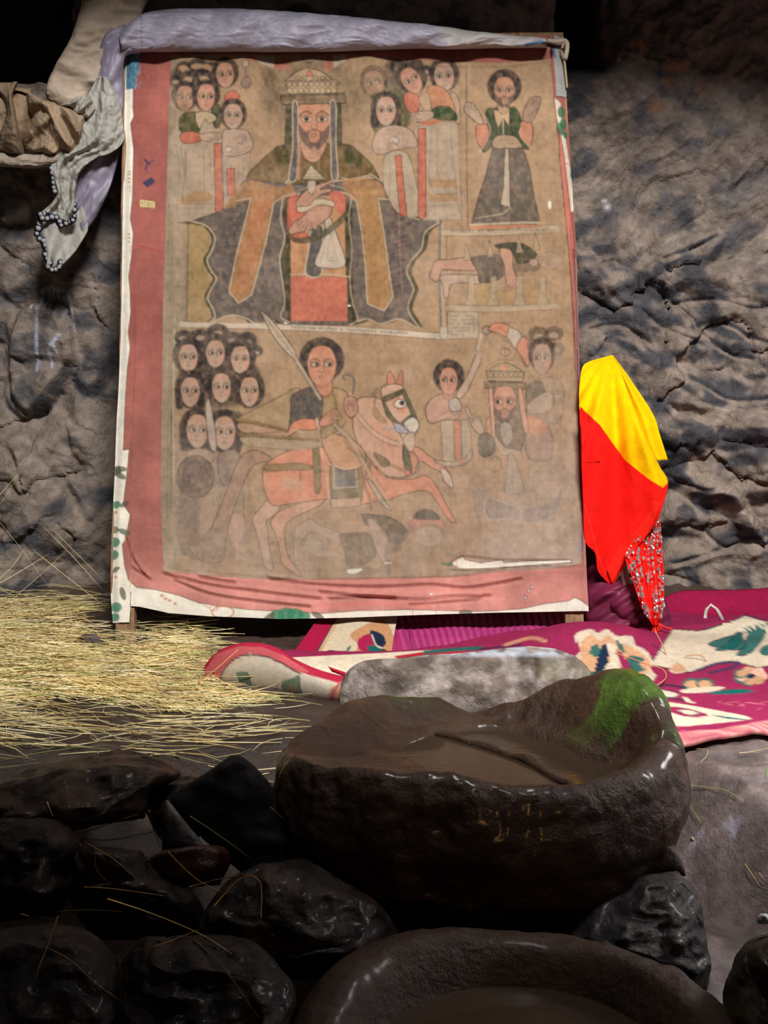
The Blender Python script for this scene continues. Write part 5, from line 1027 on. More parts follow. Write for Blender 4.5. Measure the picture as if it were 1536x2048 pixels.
for i in range(13):
    x0 = 1306+rs_.rand()*14; a = rs_.randn()*.5; L0 = 14+rs_.rand()*22
    pts = [at(np.array(x0), np.array(1246.), 3.40), at(np.array(x0+a*10+3), np.array(1246+L0*.5), 3.39), at(np.array(x0+a*26+6), np.array(1246+L0*.85), 3.375)]
    o = tube('fringe_strand', pts, .0028, M_tinsel, None, 5, (250, 50, 34)); child(o, sc_, sco)
# purple cloth heaped at the foot of the flag
PCc = lambda U, V, px, py: S(112, 34, 66)*(1+.22*ridge(np.stack([px/40, py/14, 0*px], -1), 2, 17)[..., None])
pc = empty('purple_cloth', tuple(float(a) for a in at(np.array(1290.), np.array(1330.), 3.5)), 'dark purple satin cloth heaped below the flag right of the frame', 'cloth'); po = np.array(pc.location)
fp = fold(.10, .018, 1.15, 3.); fq = fold(.24, .006, 1.0, 4.)
o = sheet('draped_cloth', M_satin, None, [(1172, 1060), (1168, 1130), (1165, 1180), (1168, 1230), (1180, 1262)], [(1186, 1060), (1240, 1150), (1320, 1190), (1340, 1230), (1350, 1276)], 50, 70, lambda U, V, px, py: 3.80-.16*V+fp(U, V, px, py)+fq(U, V, px, py), closed=(.10, .06), C=PCc, rough=.008, rs=12, vcap=False); child(o, pc, po)
o = sheet('draped_cloth', M_satin, None, [(1190, 1180), (1240, 1235), (1290, 1270), (1340, 1310), (1370, 1336)], [(1320, 1160), (1338, 1220), (1350, 1262), (1390, 1300), (1436, 1316)], 50, 70, lambda U, V, px, py: 3.66-.22*V+fq(U, V, px, py)*1.5, closed=(.07, .08), C=PCc, rough=.008, rs=12, vcap=False); child(o, pc, po)
o = tube('pale_stick', [at(np.array(1246.), np.array(1130.), 3.66), at(np.array(1256.), np.array(1186.), 3.60)], .012, M_cloth, None, 8, (170, 150, 150)); tag(recenter(o), 'pale grey stick end showing between the flag and the scarf', 'stick')
# magenta satin cloth under the painting
MC = Canvas(760, 1200, 1180, 1340, (172, 46, 110))
for i in range(26):
    x = 800+i*14; MC.line([(x-6, 1240), (x+14, 1310)], (214, 92, 160), 5, .7, False, 4)
MC.line([(812, 1240), (828, 1320)], (80, 14, 46), 3, .8, False, 2)
for i in range(60): MC.ell(960+rng.rand()*200, 1240+rng.rand()*60, 4+rng.rand()*5, 3, (184, 62, 128), al=.4, soft=4)
sa = sheet('satin_cloth', M_satin, None, [(772, 1205), (778, 1250), (786, 1330)], [(1166, 1205), (1150, 1250), (1140, 1310)], 120, 40, lambda U, V, px, py: np.interp(py, [1205, 1250, 1275, 1305, 1330], [3.72, 3.60, 3.48, 3.36, 3.28])+.006*np.sin((px-py*.25)*.42)+.010*np.sin(px*.04), closed=(.03, .03), C=MC, vcap=False, spow=4)
tag(recenter(sa), 'magenta striped satin cloth bunched on the ground under the painting', 'cloth')

# ------------------------------------------------------------------ floral rug
RG = Canvas(360, 1180, 1900, 1520, (150, 42, 84))
CR = (214, 200, 178); MG = (150, 42, 84); PK = (206, 160, 124); TE = (28, 100, 96); NV = (32, 44, 70); 
RG.poly([(1330, 1222), (1420, 1232), (1536, 1228), (1700, 1215), (1900, 1210), (1900, 1180), (1330, 1180)], (158, 30, 72), smooth=False)
RG.poly([(1345, 1258), (1400, 1262), (1470, 1240), (1490, 1230), (1536, 1244), (1700, 1236), (1900, 1230), (1900, 1300), (1700, 1300), (1600, 1316), (1520, 1336), (1460, 1322), (1420, 1330), (1380, 1345), (1300, 1330)], CR, (40, 34, 44), 2, smooth=False)
for L_ in ([(1420, 1285), (1440, 1296), (1470, 1300), (1494, 1294), (1484, 1270), (1500, 1262)], [(1500, 1262), (1530, 1258), (1524, 1280), (1500, 1306), (1474, 1310), (1488, 1292)], [(1520, 1300), (1536, 1290), (1600, 1270), (1590, 1300), (1530, 1310)], [(1430, 1300), (1452, 1290), (1470, 1268), (1480, 1266), (1478, 1290), (1450, 1300)]): RG.poly(L_, TE, NV, 1.5, .95)
RG.line([(1490, 1258), (1530, 1250), (1600, 1246)], TE, 4, .8)
RG.poly([(1620, 1250), (1680, 1246), (1700, 1270), (1650, 1290)], PK, TE, 2); RG.line([(1400, 1340), (1440, 1326), (1480, 1326), (1460, 1336), (1420, 1346)], (60, 56, 92), 6, .8)
# big medallion flower
RG.poly([(1150, 1270), (1180, 1258), (1196, 1266), (1214, 1258), (1234, 1272), (1262, 1272), (1270, 1290), (1288, 1298), (1304, 1316), (1302, 1340), (1312, 1352), (1290, 1372), (1240, 1376), (1190, 1372), (1176, 1350), (1150, 1320), (1160, 1300)], CR, None, al=.95)
RG.poly([(1166, 1280), (1184, 1270), (1200, 1282), (1216, 1270), (1232, 1284), (1256, 1290), (1280, 1304), (1300, 1326), (1290, 1350), (1260, 1364), (1190, 1362), (1166, 1330), (1160, 1300)], PK, None)
RG.poly([(1206, 1290), (1222, 1290), (1216, 1320), (1222, 1352), (1190, 1354), (1192, 1330), (1198, 1306)], NV); RG.poly([(1214, 1288), (1232, 1292), (1236, 1320), (1244, 1340), (1226, 1352), (1208, 1354), (1212, 1330), (1222, 1320)], CR)
RG.poly([(1236, 1298), (1250, 1316), (1268, 1334), (1262, 1350), (1246, 1344), (1238, 1320)], MG); RG.poly([(1226, 1352), (1250, 1346), (1268, 1352), (1240, 1362)], NV)
for L_ in ([(1184, 1292), (1196, 1290), (1202, 1304), (1192, 1314), (1180, 1306)], [(1232, 1280), (1244, 1290), (1252, 1306), (1240, 1300)], [(1256, 1312), (1290, 1318), (1278, 1328), (1290, 1340), (1268, 1342)], [(1176, 1340), (1190, 1350), (1180, 1360), (1170, 1352)], [(1196, 1356), (1230, 1360), (1260, 1356), (1250, 1366), (1200, 1366)]): RG.poly(L_, TE, None, al=.95)
# smaller flowers, leaves
for (x, y, s_) in ((1384, 1368, 1.), (1410, 1368, 1.)): RG.ell(x, y, 17*s_, 10, PK, TE, 4)
RG.poly([(1364, 1380), (1400, 1374), (1450, 1374), (1420, 1384), (1370, 1386)], CR); RG.line([(1384, 1362), (1396, 1376), (1410, 1362)], (226, 176, 130), 3, .8)
for a in range(7):
    t = a*2*math.pi/7; RG.ell(1502+22*math.cos(t), 1352+11*math.sin(t), 13, 8, PK if a % 3 else (226, 180, 160), TE if a in (3, 4) else None, 2.5)
RG.ell(1502, 1352, 8, 5, NV); RG.line([(1470, 1340), (1476, 1362), (1500, 1372)], TE, 4, .8)
RG.line([(1270, 1378), (1330, 1370), (1370, 1376)], NV, 5, .8); RG.poly([(1340, 1336), (1356, 1324), (1374, 1340), (1350, 1346)], PK, CR, 2)
RG.poly([(1424, 1384), (1470, 1378), (1510, 1382), (1470, 1388), (1420, 1388)], TE); RG.poly([(1290, 1374), (1330, 1380), (1358, 1388), (1340, 1396), (1300, 1394)], CR, NV, 1.5)
RG.line([(1330, 1394), (1370, 1402)], NV, 4, .7); RG.poly([(1366, 1390), (1380, 1400), (1390, 1406), (1374, 1404)], CR)
RG.poly([(1310, 1404), (1350, 1406), (1420, 1418), (1502, 1436), (1440, 1446), (1370, 1452), (1320, 1452), (1280, 1440)], CR); RG.poly([(1330, 1414), (1370, 1416), (1416, 1430), (1380, 1434), (1340, 1424)], MG); RG.poly([(1356, 1420), (1380, 1420), (1398, 1427), (1376, 1430)], CR, NV, 1); RG.poly([(1424, 1430), (1460, 1434), (1496, 1440), (1460, 1438)], TE, None)
RG.poly([(1310, 1440), (1330, 1442), (1332, 1448), (1312, 1446)], (140, 190, 150)); RG.poly([(1560, 1380), (1700, 1360), (1800, 1400), (1700, 1420), (1580, 1410)], CR, TE, 3)
for i in range(5): RG.line([(1430+i*20+rng.rand()*9, 1400+rng.rand()*20), (1450+i*22, 1402+rng.rand()*10), (1470+i*22, 1398+rng.rand()*20)], (214, 130, 140), 1.4, .6)
# middle part behind the stone and the cream field left of it
RG.poly([(560, 1316), (640, 1312), (760, 1306), (860, 1300), (900, 1320), (700, 1400), (600, 1380)], (226, 214, 190), smooth=False); RG.poly([(790, 1312), (860, 1302), (930, 1300), (940, 1320), (800, 1330)], (186, 40, 62), smooth=False); RG.line([(850, 1305), (900, 1300), (960, 1296)], TE, 8, .9); RG.line([(960, 1298), (1040, 1290)], NV, 5, .7); RG.line([(1010, 1290), (1060, 1276), (1090, 1282)], PK, 7, .7)
# front hem, woven fringe band
RG.poly([(1330, 1470), (1340, 1464), (1440, 1458), (1500, 1446), (1600, 1430), (1900, 1400), (1900, 1500), (1330, 1500), (1200, 1490), (1200, 1468)], (206, 128, 132), smooth=False)
for i in range(160):
    x = 1200+i*4; yb = np.interp(x, [1200, 1340, 1440, 1500, 1600, 1900], [1468, 1464, 1458, 1446, 1430, 1400]); RG.line([(x, yb+1), (x+12, yb+24)], (232, 190, 176) if i % 2 else (176, 60, 90), 1.5, .6, False)
RG.a = np.clip(RG.a*(1+.12*fbm(np.stack(np.meshgrid(np.arange(RG.W)/14, np.arange(RG.Hh)/8, indexing='xy')+[np.zeros((RG.Hh, RG.W))], -1), 3, 81)[..., None]), 0, .9)
rug_x = np.linspace(-.28, 1.95, 300); rug_v = np.linspace(0, 1, 170)
RX, RV = np.meshgrid(rug_x, rug_v)
yb = np.interp(rug_x, [-.28, .1, .35, .5, .8, 1.0, 1.3, 1.95], [3.24, 3.34, 3.38, 3.52, 3.86, 3.96, 3.94, 3.85]); yf = np.interp(rug_x, [-.28, -.08, .1, .6, .8, 1.95], [3.02, 2.90, 2.64, 2.56, 2.535, 2.60])
RY = yb*(1-RV)+yf*RV
def G2(x, y, cx, cy, sx, sy, a, rot=0):
    c_, s_ = math.cos(rot), math.sin(rot); dx = (x-cx)*c_+(y-cy)*s_; dy = -(x-cx)*s_+(y-cy)*c_; return a*np.exp(-(dx/sx)**2-(dy/sy)**2)
def rugz(x, y):
    z = gh(x, y)+.022+G2(x, y, .62, 3.30, .24, .16, .085)+G2(x, y, 1.22, 3.52, .35, .05, .05, .1)+G2(x, y, 1.05, 3.25, .12, .2, .015, .4)+.010*fbm(np.stack([x*5, y*5, 0*x], -1), 3, 88)
    z = z+.012*np.sin(x*9+y*7)*sm(2.8, 3.2, y)+sm(.02, 0, RV)*0
    return z
RZ = rugz(RX, RY)+.04*sm(.10, 0, RV)*sm(.8, 1.0, RX); 
PR = np.stack([RX, RY, RZ], -1); ppx, ppy = proj(PR); rc = RG.sample(ppx, ppy)
PB = PR.copy(); PB[..., 2] -= .010; nn = PR.shape[0]*PR.shape[1]; nu_ = PR.shape[1]; nv_ = PR.shape[0]; t = np.arange(nu_); l = np.arange(nv_)*nu_
st = lambda a, b: np.stack([a[:-1], b[:-1], b[1:], a[1:]], -1)
Fa = np.vstack([grid_faces(nv_, nu_, 0), grid_faces(nv_, nu_, nn, True), st(t, t+nn), st(t+(nv_-1)*nu_, t+(nv_-1)*nu_+nn)[:, ::-1], st(l, l+nn)[:, ::-1], st(l+nu_-1, l+nu_-1+nn)])
rug = empty('floral_rug', (.8, 3.1, 0), 'magenta and cream floral rug spread on the ground, left end rolled over', 'rug'); ro = np.array(rug.location)
o = mesh_np('rug_field', np.vstack([PR.reshape(-1, 3), PB.reshape(-1, 3)]), Fa, M_rug, None, np.vstack([rc.reshape(-1, 3)]*2)); child(o, rug, ro)
# rolled-over end showing the pale woven underside
RU = Canvas(380, 1260, 720, 1430, (206, 194, 176))
RU.poly([(380, 1380), (400, 1330), (430, 1296), (480, 1280), (530, 1282), (570, 1296), (620, 1330), (700, 1352), (700, 1372), (640, 1356), (590, 1342), (540, 1316), (500, 1306), (470, 1318), (444, 1340), (436, 1380)], (172, 40, 66), None, smooth=False)
RU.poly([(405, 1374), (410, 1340), (432, 1308), (478, 1292), (524, 1294), (570, 1312), (620, 1344), (600, 1346), (560, 1322), (500, 1306), (470, 1316), (446, 1338), (438, 1378)], (190, 92, 96), None, al=.9, smooth=False)
RU.line([(438, 1380), (446, 1344), (470, 1318), (500, 1309), (545, 1318), (600, 1348)], (58, 52, 56), 3.4, .85); RU.line([(444, 1380), (452, 1346), (476, 1322), (504, 1312)], (200, 150, 100), 2, .8)
for L_ in ([(474, 1346), (492, 1344), (500, 1358), (504, 1378), (492, 1378), (480, 1364)], [(566, 1364), (584, 1358), (598, 1352), (600, 1374), (604, 1392), (584, 1394), (566, 1380)]): RU.poly(L_, (86, 116, 96), (70, 90, 80), 1.5, .85); 
RU.poly([(574, 1376), (590, 1368), (594, 1384), (580, 1388)], (150, 130, 106), al=.7)
RU.poly([(655, 1400), (660, 1378), (680, 1364), (700, 1360), (700, 1410)], (200, 130, 120), None, smooth=False)
for x in (656, 664, 672, 680, 688): RU.line([(x, 1408), (x+3, 1384), (x+16, 1366)], (110, 50, 60) if x % 16 else (226, 180, 120), 2, .8)
o = sheet('rolled_end', M_rug, None, [(399, 1362), (410, 1330), (440, 1300), (480, 1286), (520, 1286), (556, 1296), (590, 1318), (640, 1340), (700, 1356)], [(404, 1368), (430, 1372), (466, 1380), (510, 1386), (560, 1394), (600, 1400), (640, 1406), (670, 1410), (700, 1412)], 40, 140,
          lambda U, V, px, py: (H+.012+0*px)/((-ray(px, np.interp(px, [399, 466, 560, 640, 700], [1368, 1380, 1394, 1406, 1412])))[..., 2]/ray(px, np.interp(px, [399, 466, 560, 640, 700], [1368, 1380, 1394, 1406, 1412]))[..., 1])+.045, closed=(.05, .06), C=RU, vcap=False); child(o, rug, ro); o['label'] = 'pale woven underside with faded green patches'
o = sheet('rug_lip', M_rug, None, [(654, 1330), (660, 1334), (690, 1344)], [(664, 1344), (676, 1348), (694, 1356)], 10, 20, 3.0, closed=(.02, .02), C=cfn((170, 34, 60))); child(o, rug, ro)
# back flap standing against the foot of the frame
FB = Canvas(540, 1200, 820, 1350, (216, 200, 172))
FB.poly([(560, 1350), (570, 1320), (640, 1220), (700, 1200), (672, 1236), (620, 1330), (610, 1350)], (172, 30, 70), None, smooth=False); FB.line([(676, 1230), (622, 1326)], (50, 44, 60), 3.5, .9, False); FB.line([(682, 1230), (628, 1326)], (206, 150, 100), 4, .9, False)
FB.poly([(700, 1270), (730, 1250), (770, 1240), (790, 1300), (740, 1326), (706, 1316), (716, 1290)], (196, 140, 96), None, al=.9); FB.poly([(716, 1280), (740, 1268), (760, 1290), (744, 1304), (720, 1300)], (170, 34, 80)); FB.poly([(740, 1262), (766, 1270), (770, 1290), (752, 1296)], NV); FB.poly([(736, 1292), (764, 1296), (770, 1312), (742, 1310)], TE)
FB.line([(690, 1306), (700, 1294)], TE, 5, .9); [FB.ell(x, 1316, 9, 7, (206, 110, 84), al=.9) for x in (664, 678, 692, 702)]; FB.line([(744, 1270), (752, 1290), (764, 1296)], (226, 214, 190), 3, .9)
o = sheet('rug_flap', M_rug, None, [(652, 1212), (612, 1270), (578, 1316), (574, 1330)], [(800, 1212), (790, 1260), (784, 1300), (780, 1322)], 60, 50, lambda U, V, px, py: 3.62-.34*V+.012*np.sin(px*.05), thick=.012, C=FB); child(o, rug, ro); o['label'] = 'cream flap with red edge and flowers standing under the painting'
# ------------------------------------------------------------------ carved stone water basin
CX, CY = .19, 2.14
TH = np.radians([-16, 12, 29, 50, 75, 92, 112, 145, 165, 183, 210, 232, 252, 276, 298, 322, 344])
RC_ = np.array([.315, .285, .30, .285, .26, .27, .26, .315, .325, .37, .36, .31, .275, .28, .295, .305, .315])
ZC_ = np.array([.190, .245, .240, .205, .150, .125, .165, .172, .155, .138, .158, .166, .166, .148, .150, .158, .178])
RI_ = np.array([.27, .20, .20, .20, .215, .22, .21, .20, .185, .175, .16, .17, .205, .25, .265, .27, .27])     # inner shoulder
RO_ = np.array([.355, .345, .345, .315, .285, .29, .28, .335, .345, .39, .385, .345, .315, .315, .335, .35, .355])
def per(th, tab):
    T = np.r_[TH[0]-1e-6, TH[1:], TH[0]+2*math.pi]; t = np.mod(th-TH[0], 2*math.pi)+TH[0]
    n = len(TH); v = np.r_[tab, tab[0]]; i = np.clip(np.searchsorted(T, t, 'right')-1, 0, n-1)
    f = (t-T[i])/(T[i+1]-T[i]); f = f*f*(3-2*f); return v[i]*(1-f)+v[i+1]*f
nth = 340
th = np.linspace(0, 2*math.pi, nth, endpoint=False)
rc, zc, ri, ro_ = per(th, RC_), per(th, ZC_), per(th, RI_), per(th, RO_)
rows = []
floor_z = .055
for s in np.linspace(0, 1, 20): rows.append((ri*s*.92, floor_z+0*th+.065*s**5))
for s in np.linspace(0.05, 1, 26):   # rise from shoulder to crest
    f = s*s*(3-2*s); rows.append((ri*.92+(rc-ri*.92)*s, .120+(zc-.120)*(f*.75+s*.25)))
for s in np.linspace(0, 1, 14)[1:]:  # rounded lip
    a = s*math.pi/2; rows.append((rc+(ro_-rc)*np.sin(a), zc-(.055)*(1-np.cos(a))))
zb = -.215
for s in np.linspace(0, 1, 70)[1:]:
    z = (zc-.055)*(1-s)+zb*s
    prof = np.clip(1.0+.03*np.sin(np.clip(s*3, 0, 1)*math.pi)-.58*np.clip(s-.22, 0, 1)**1.75, .1, 1.05)
    left = .5-.5*np.cos(th)                                    # the left flank slopes in sooner
    prof = prof-.07*left*s*(1-s)*4*.5
    rows.append((ro_*prof, z))
R_ = np.array([r[0] for r in rows]); Z_ = np.array([r[1] for r in rows]); TT = np.tile(th, (len(rows), 1))
PX = CX+R_*np.cos(TT); PY = CY+R_*np.sin(TT)*.90; Pb = np.stack([PX, PY, Z_], -1)
outer = np.zeros(R_.shape); outer[46:] = 1; outer = blur(outer, 2)
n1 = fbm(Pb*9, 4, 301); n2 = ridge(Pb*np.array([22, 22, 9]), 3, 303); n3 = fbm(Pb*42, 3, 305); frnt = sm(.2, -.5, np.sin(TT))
amp = (.012*n1+(.006*n2+.005*n3)*(.35+.9*frnt*outer*sm(.35, -.4, np.cos(TT))))*sm(0, 14, np.arange(len(rows)))[:, None]
Pb[..., 0] += amp*np.cos(TT)*outer; Pb[..., 1] += amp*np.sin(TT)*outer; Pb[..., 2] += amp*(1-outer*.8)
# ledge ring left of the water, groove where the stream leaves, small hole at the left shoulder
lx = CX-.17; Pb[..., 2] -= G2(Pb[..., 0], Pb[..., 1], CX-.245, CY-.03, .045, .018, .016)*(1-outer)
moss = sm(.10, .5, fbm(Pb*11, 3, 307)+1.1*np.exp(-((TT-.30)/.38)**2)-.35)*sm(.10, .19, Pb[..., 2])*sm(.9, .4, np.abs(np.mod(TT+.3, 2*math.pi)-.55))
thick = np.clip(moss*np.exp(-((Pb[..., 0]-.49)/.03)**2), 0, 1)
Pb[..., 2] += .006*thick*(1+fbm(Pb*60, 2, 309))
moss2 = sm(.15, .5, fbm(Pb*14, 3, 311))*.35*sm(.14, .17, Pb[..., 2])*sm(1.2, 2.4, TT)*sm(2.9, 2.2, TT)
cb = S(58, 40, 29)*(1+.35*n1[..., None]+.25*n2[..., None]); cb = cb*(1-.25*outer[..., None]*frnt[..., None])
mi = np.clip(moss+moss2, 0, 1)[..., None]*.92; mt = fbm(Pb*50, 3, 313)[..., None]
cb = cb*(1-mi)+S(70, 100, 30)*(1+.6*mt)*mi; cb = np.clip(cb, .004, .6)
Vb = Pb.reshape(-1, 3); nb = len(rows)
Fb = grid_faces(nb, nth, 0, False, True)[:, ::-1]; Fb = Fb[nth:]
cap0 = [list(range(nth, 2*nth))]; capb = [list(range((nb-1)*nth, nb*nth))[::-1]]
# close centre and base with fans
Vb = np.vstack([Vb, [[CX, CY, floor_z]], [[CX, CY, zb]]]); cbv = np.vstack([cb.reshape(-1, 3), cb.reshape(-1, 3)[:1], cb.reshape(-1, 3)[-1:]])
i = np.arange(nth); j = (i+1) % nth
q1 = np.stack([nth+i, nth+j, np.full(nth, nb*nth), np.full(nth, nb*nth)], -1); q2 = np.stack([(nb-1)*nth+j, (nb-1)*nth+i, np.full(nth, nb*nth+1), np.full(nth, nb*nth+1)], -1)
basin = empty('stone_basin', (CX, CY, zb), 'large wet stone basin with moss on its rim, full of water, in the foreground', 'basin'); bo_ = np.array(basin.location)
FL = [list(f) for f in Fb]+[list(f[:3]) for f in q1]+[list(f[:3]) for f in q2]
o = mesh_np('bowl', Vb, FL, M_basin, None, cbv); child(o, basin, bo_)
def disc(name, cx, cy, z, rad, m_, par, off, ny=.9, rings=14, amp=0):
    t = np.linspace(0, 2*math.pi, 96, endpoint=False); r = rad(t) if callable(rad) else rad+0*t
    V_ = [[cx, cy, z]]; F_ = []
    for k in range(1, rings+1):
        s = k/rings; V_ += [[cx+r[q]*s*math.cos(t[q]), cy+r[q]*s*math.sin(t[q])*ny, z] for q in range(96)]
    for q in range(96): F_.append([0, 1+q, 1+(q+1) % 96])
    for k in range(rings-1):
        for q in range(96): a = 1+k*96+q; b_ = 1+k*96+(q+1) % 96; F_.append([a, a+96, b_+96, b_])
    o = mesh_np(name, V_, F_, m_, None); return child(o, par, off)
o = disc('water_surface', CX, CY, .106, lambda t: per(t, RI_)*.93+.03, M_water, basin, bo_); o['label'] = 'still brown water with the cave wall reflected in it'
# low curb of limestone dividing the pool from the shallow shelf behind
cpts = [at(np.array(float(x)), np.array(float(y)), Yv) for x, y, Yv in ((722, 1446, 2.27), (790, 1440, 2.30), (870, 1446, 2.29), (960, 1462, 2.22), (1050, 1488, 2.13), (1120, 1518, 2.03), (1160, 1544, 1.96), (1168, 1556, 1.93))]
cpts = np.array(cpts); cpts[:, 2] = .107
o = tube('inner_curb', cpts, .0085, M_wet, None, 8, (58, 40, 29), 60); me = o.data; v = np.empty(len(me.vertices)*3, np.float32); me.vertices.foreach_get('co', v); v = v.reshape(-1, 3); v += (.006*fbm(v*30, 3, 5))[:, None]; me.vertices.foreach_set('co', v.ravel()); child(o, basin, bo_)

# lower catch basin at the foot of the picture
LX, LY = .17, 1.46
def ringshape(t): return 1+.05*np.sin(2*t+.6)+.03*np.sin(3*t+1.2)
rows = []
for s in np.linspace(0, 1, 16): rows.append((.19*s, -.15+.0*s+.02*s**3))
for s in np.linspace(0, 1, 12)[1:]: rows.append((.19+.06*s, -.13+.095*math.sin(s*math.pi/2)))
for s in np.linspace(0, 1, 12)[1:]: rows.append((.25+.04*math.sin(s*math.pi/2)+.012*s, -.035-.03*(1-math.cos(s*math.pi/2))))
for s in np.linspace(0, 1, 20)[1:]: rows.append((.302*(1-.35*s**2), -.065-.24*s))
R2 = np.array([r[0] for r in rows])[:, None]*ringshape(th)[None]; Z2 = np.array([r[1] for r in rows])[:, None]+0*R2; T2 = np.tile(th, (len(rows), 1))
Z2 = Z2+np.where(Z2 > -.12, 1, .3)*(.016*np.cos(T2-2.1)+.010*np.sin(3*T2+.5))
P2 = np.stack([LX+R2*np.cos(T2)*1.0, LY+R2*np.sin(T2)*1.12, Z2], -1); a_ = .006*fbm(P2*9, 4, 401)+.003*fbm(P2*40, 3, 403); P2 += (a_*sm(0, 10, np.arange(len(rows)))[:, None])[..., None]
c2 = S(50, 33, 22)*(1+.3*fbm(P2*8, 4, 405)[..., None])
n2b = len(rows); Fq = grid_faces(n2b, nth, 0, False, True)[:, ::-1][nth:]
V2 = np.vstack([P2.reshape(-1, 3), [[LX, LY, -.15]], [[LX, LY, -.305]]]); FL = [list(f) for f in Fq]+[[nth+a, nth+b_, n2b*nth] for a, b_ in zip(i, j)]+[[(n2b-1)*nth+b_, (n2b-1)*nth+a, n2b*nth+1] for a, b_ in zip(i, j)]
lb_ = empty('lower_basin', (LX, LY, -.305), 'second carved stone basin below the large one, cut by the bottom edge of the photo', 'basin'); lo_ = np.array(lb_.location)
o = mesh_np('bowl', V2, FL, M_wet, None, np.vstack([c2.reshape(-1, 3), c2.reshape(-1, 3)[:2]])); child(o, lb_, lo_)
o = disc('water_surface', LX, LY, -.085, .235, M_water, lb_, lo_, 1.12)

# ------------------------------------------------------------------ rocks
def stone(name, label, Lp, Rp, Y_, cz, m_, rough=.012, rs=9, seed=0, c=None, nu=46, nv=50, tilt=0, spow=2.2, group=None):
    cc = None
    if c is not None:
        c1, c2_ = S(*c[0]), S(*c[1])
        def cc(U, V, px, py):
            n = sm(-.3, .3, fbm(np.stack([px/34, py/30, 0*px+seed], -1), 5, seed))[..., None]; n2_ = fbm(np.stack([px/6, py/6, 0*px+seed], -1), 2, seed)[..., None]
            return (c1*n+c2_*(1-n))*(1+.2*n2_)
    else: cc = lambda U, V, px, py: S(60, 50, 44)+0*px[..., None]
    nu, nv = int(nu*1.25), int(nv*1.25)
    o = sheet(name, m_, None, Lp, Rp, nu, nv, lambda U, V, px, py: Y_-tilt*(V-.5)+.02*fbm(np.stack([px/60, py/60, 0*px+seed], -1), 2, seed), closed=cz, C=cc, rough=rough, rs=rs, seed=seed, spow=spow)
    if m_ is M_wet:
        me = o.data; n = len(me.vertices); v = np.empty(n*3, np.float32); me.vertices.foreach_get('co', v); v = v.reshape(-1, 3).astype(float)
        w1 = fbm(v*5, 2, seed+7)[..., None]; a1, a2, a3 = voro(v*np.array([7., 7., 13.])+w1*.8, seed); hgt_ = (.016 if seed == 51 else .030)*(a3-.5)*np.clip((a2-a1)*6, 0, 1)+.012*ridge(v*np.array([14., 14., 34.]), 3, seed)
        v[:, 1] -= hgt_; v[:, 2] += hgt_*.6; me.vertices.foreach_set('co', v.astype(np.float32).ravel()); me.update()
    tag(recenter(o), label, 'rock', group); return o
# grey slab behind the basin, mossy at the right
bs = stone('grey_slab', 'pale grey rounded stone slab with dark and mossy stains, standing behind the basin', [(760, 1322), (720, 1326), (692, 1346), (680, 1380), (682, 1440), (700, 1500)], [(1060, 1292), (1120, 1300), (1166, 1326), (1182, 1362), (1170, 1420), (1160, 1480)], 2.60, (.10, .10), M_stone, .012, 11, 21, ((156, 144, 138), (106, 93, 85)), 110, 60, tilt=.10, spow=3)
me = bs.data; n = len(me.vertices); v = np.empty(n*3, np.float32); me.vertices.foreach_get('co', v); w_ = v.reshape(-1, 3)+np.array(bs.location); qx, qy = proj(w_); cl = np.empty(n*4, np.float32); me.color_attributes['Col'].data.foreach_get('color', cl); cl = cl.reshape(-1, 4)
st_ = fbm(np.stack([qx/24, qy/24, 0*qx], -1), 4, 23)
def stain_or_highlight(m_, c_): 
    m_ = np.clip(m_, 0, 1)[:, None]; cl[:, :3] = cl[:, :3]*(1-m_)+S(*c_)*m_
stain_or_highlight(sm(-.35, .35, st_)*np.exp(-((qx-1075-(qy-1350)*.3)/30)**2), (52, 40, 34)); stain_or_highlight(.8*sm(-.3, .3, st_)*np.exp(-((qx-775)/26)**2-((qy-1368)/14)**2), (44, 42, 40)); stain_or_highlight(.8*np.exp(-((qx-1105)/26)**2-((qy-1350)/26)**2)*sm(-.2, .3, st_), (112, 112, 70)); stain_or_highlight(.5*sm(1140, 1180, qx), (150, 146, 120)); stain_or_highlight(.8*sm(1318, 1306, qy)*sm(-.3, .1, st_), (186, 192, 206))  # dark and mossy stains, plus a bluish highlight painted along the top edge
me.color_attributes['Col'].data.foreach_set('color', cl.ravel())
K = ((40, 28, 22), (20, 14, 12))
stone('broad_slab', 'broad flat brown rock slab at the left edge below the straw', [(60, 1540), (20, 1560), (-60, 1590), (-60, 1640), (-20, 1690)], [(240, 1500), (310, 1515), (360, 1548), (300, 1590), (290, 1640)], 2.14, (.16, .12), M_wet, .020, 8, 31, ((58, 40, 31), (30, 21, 17)), 70, 50, .22)
stone('slab_rock', 'low brown rock between the broad slab and the black pointed rock', [(300, 1562), (280, 1590), (300, 1640), (330, 1680)], [(400, 1548), (430, 1570), (420, 1620), (400, 1680)], 2.16, (.08, .08), M_wet, .016, 10, 33, ((48, 34, 28), (24, 17, 14)), tilt=.1)
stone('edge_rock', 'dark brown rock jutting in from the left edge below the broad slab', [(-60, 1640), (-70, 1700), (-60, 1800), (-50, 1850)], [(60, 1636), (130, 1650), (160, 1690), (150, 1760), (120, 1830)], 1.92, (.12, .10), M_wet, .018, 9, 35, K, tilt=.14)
stone('pointed_rock', 'jet black pointed rock leaning against the left side of the basin', [(462, 1510), (420, 1540), (338, 1598), (370, 1640), (430, 1700), (500, 1760)], [(478, 1510), (506, 1530), (548, 1580), (580, 1640), (604, 1700), (620, 1760)], 2.06, (.05, .08), M_black, .006, 10, 37, None, 40, 50, .04, 3.5)
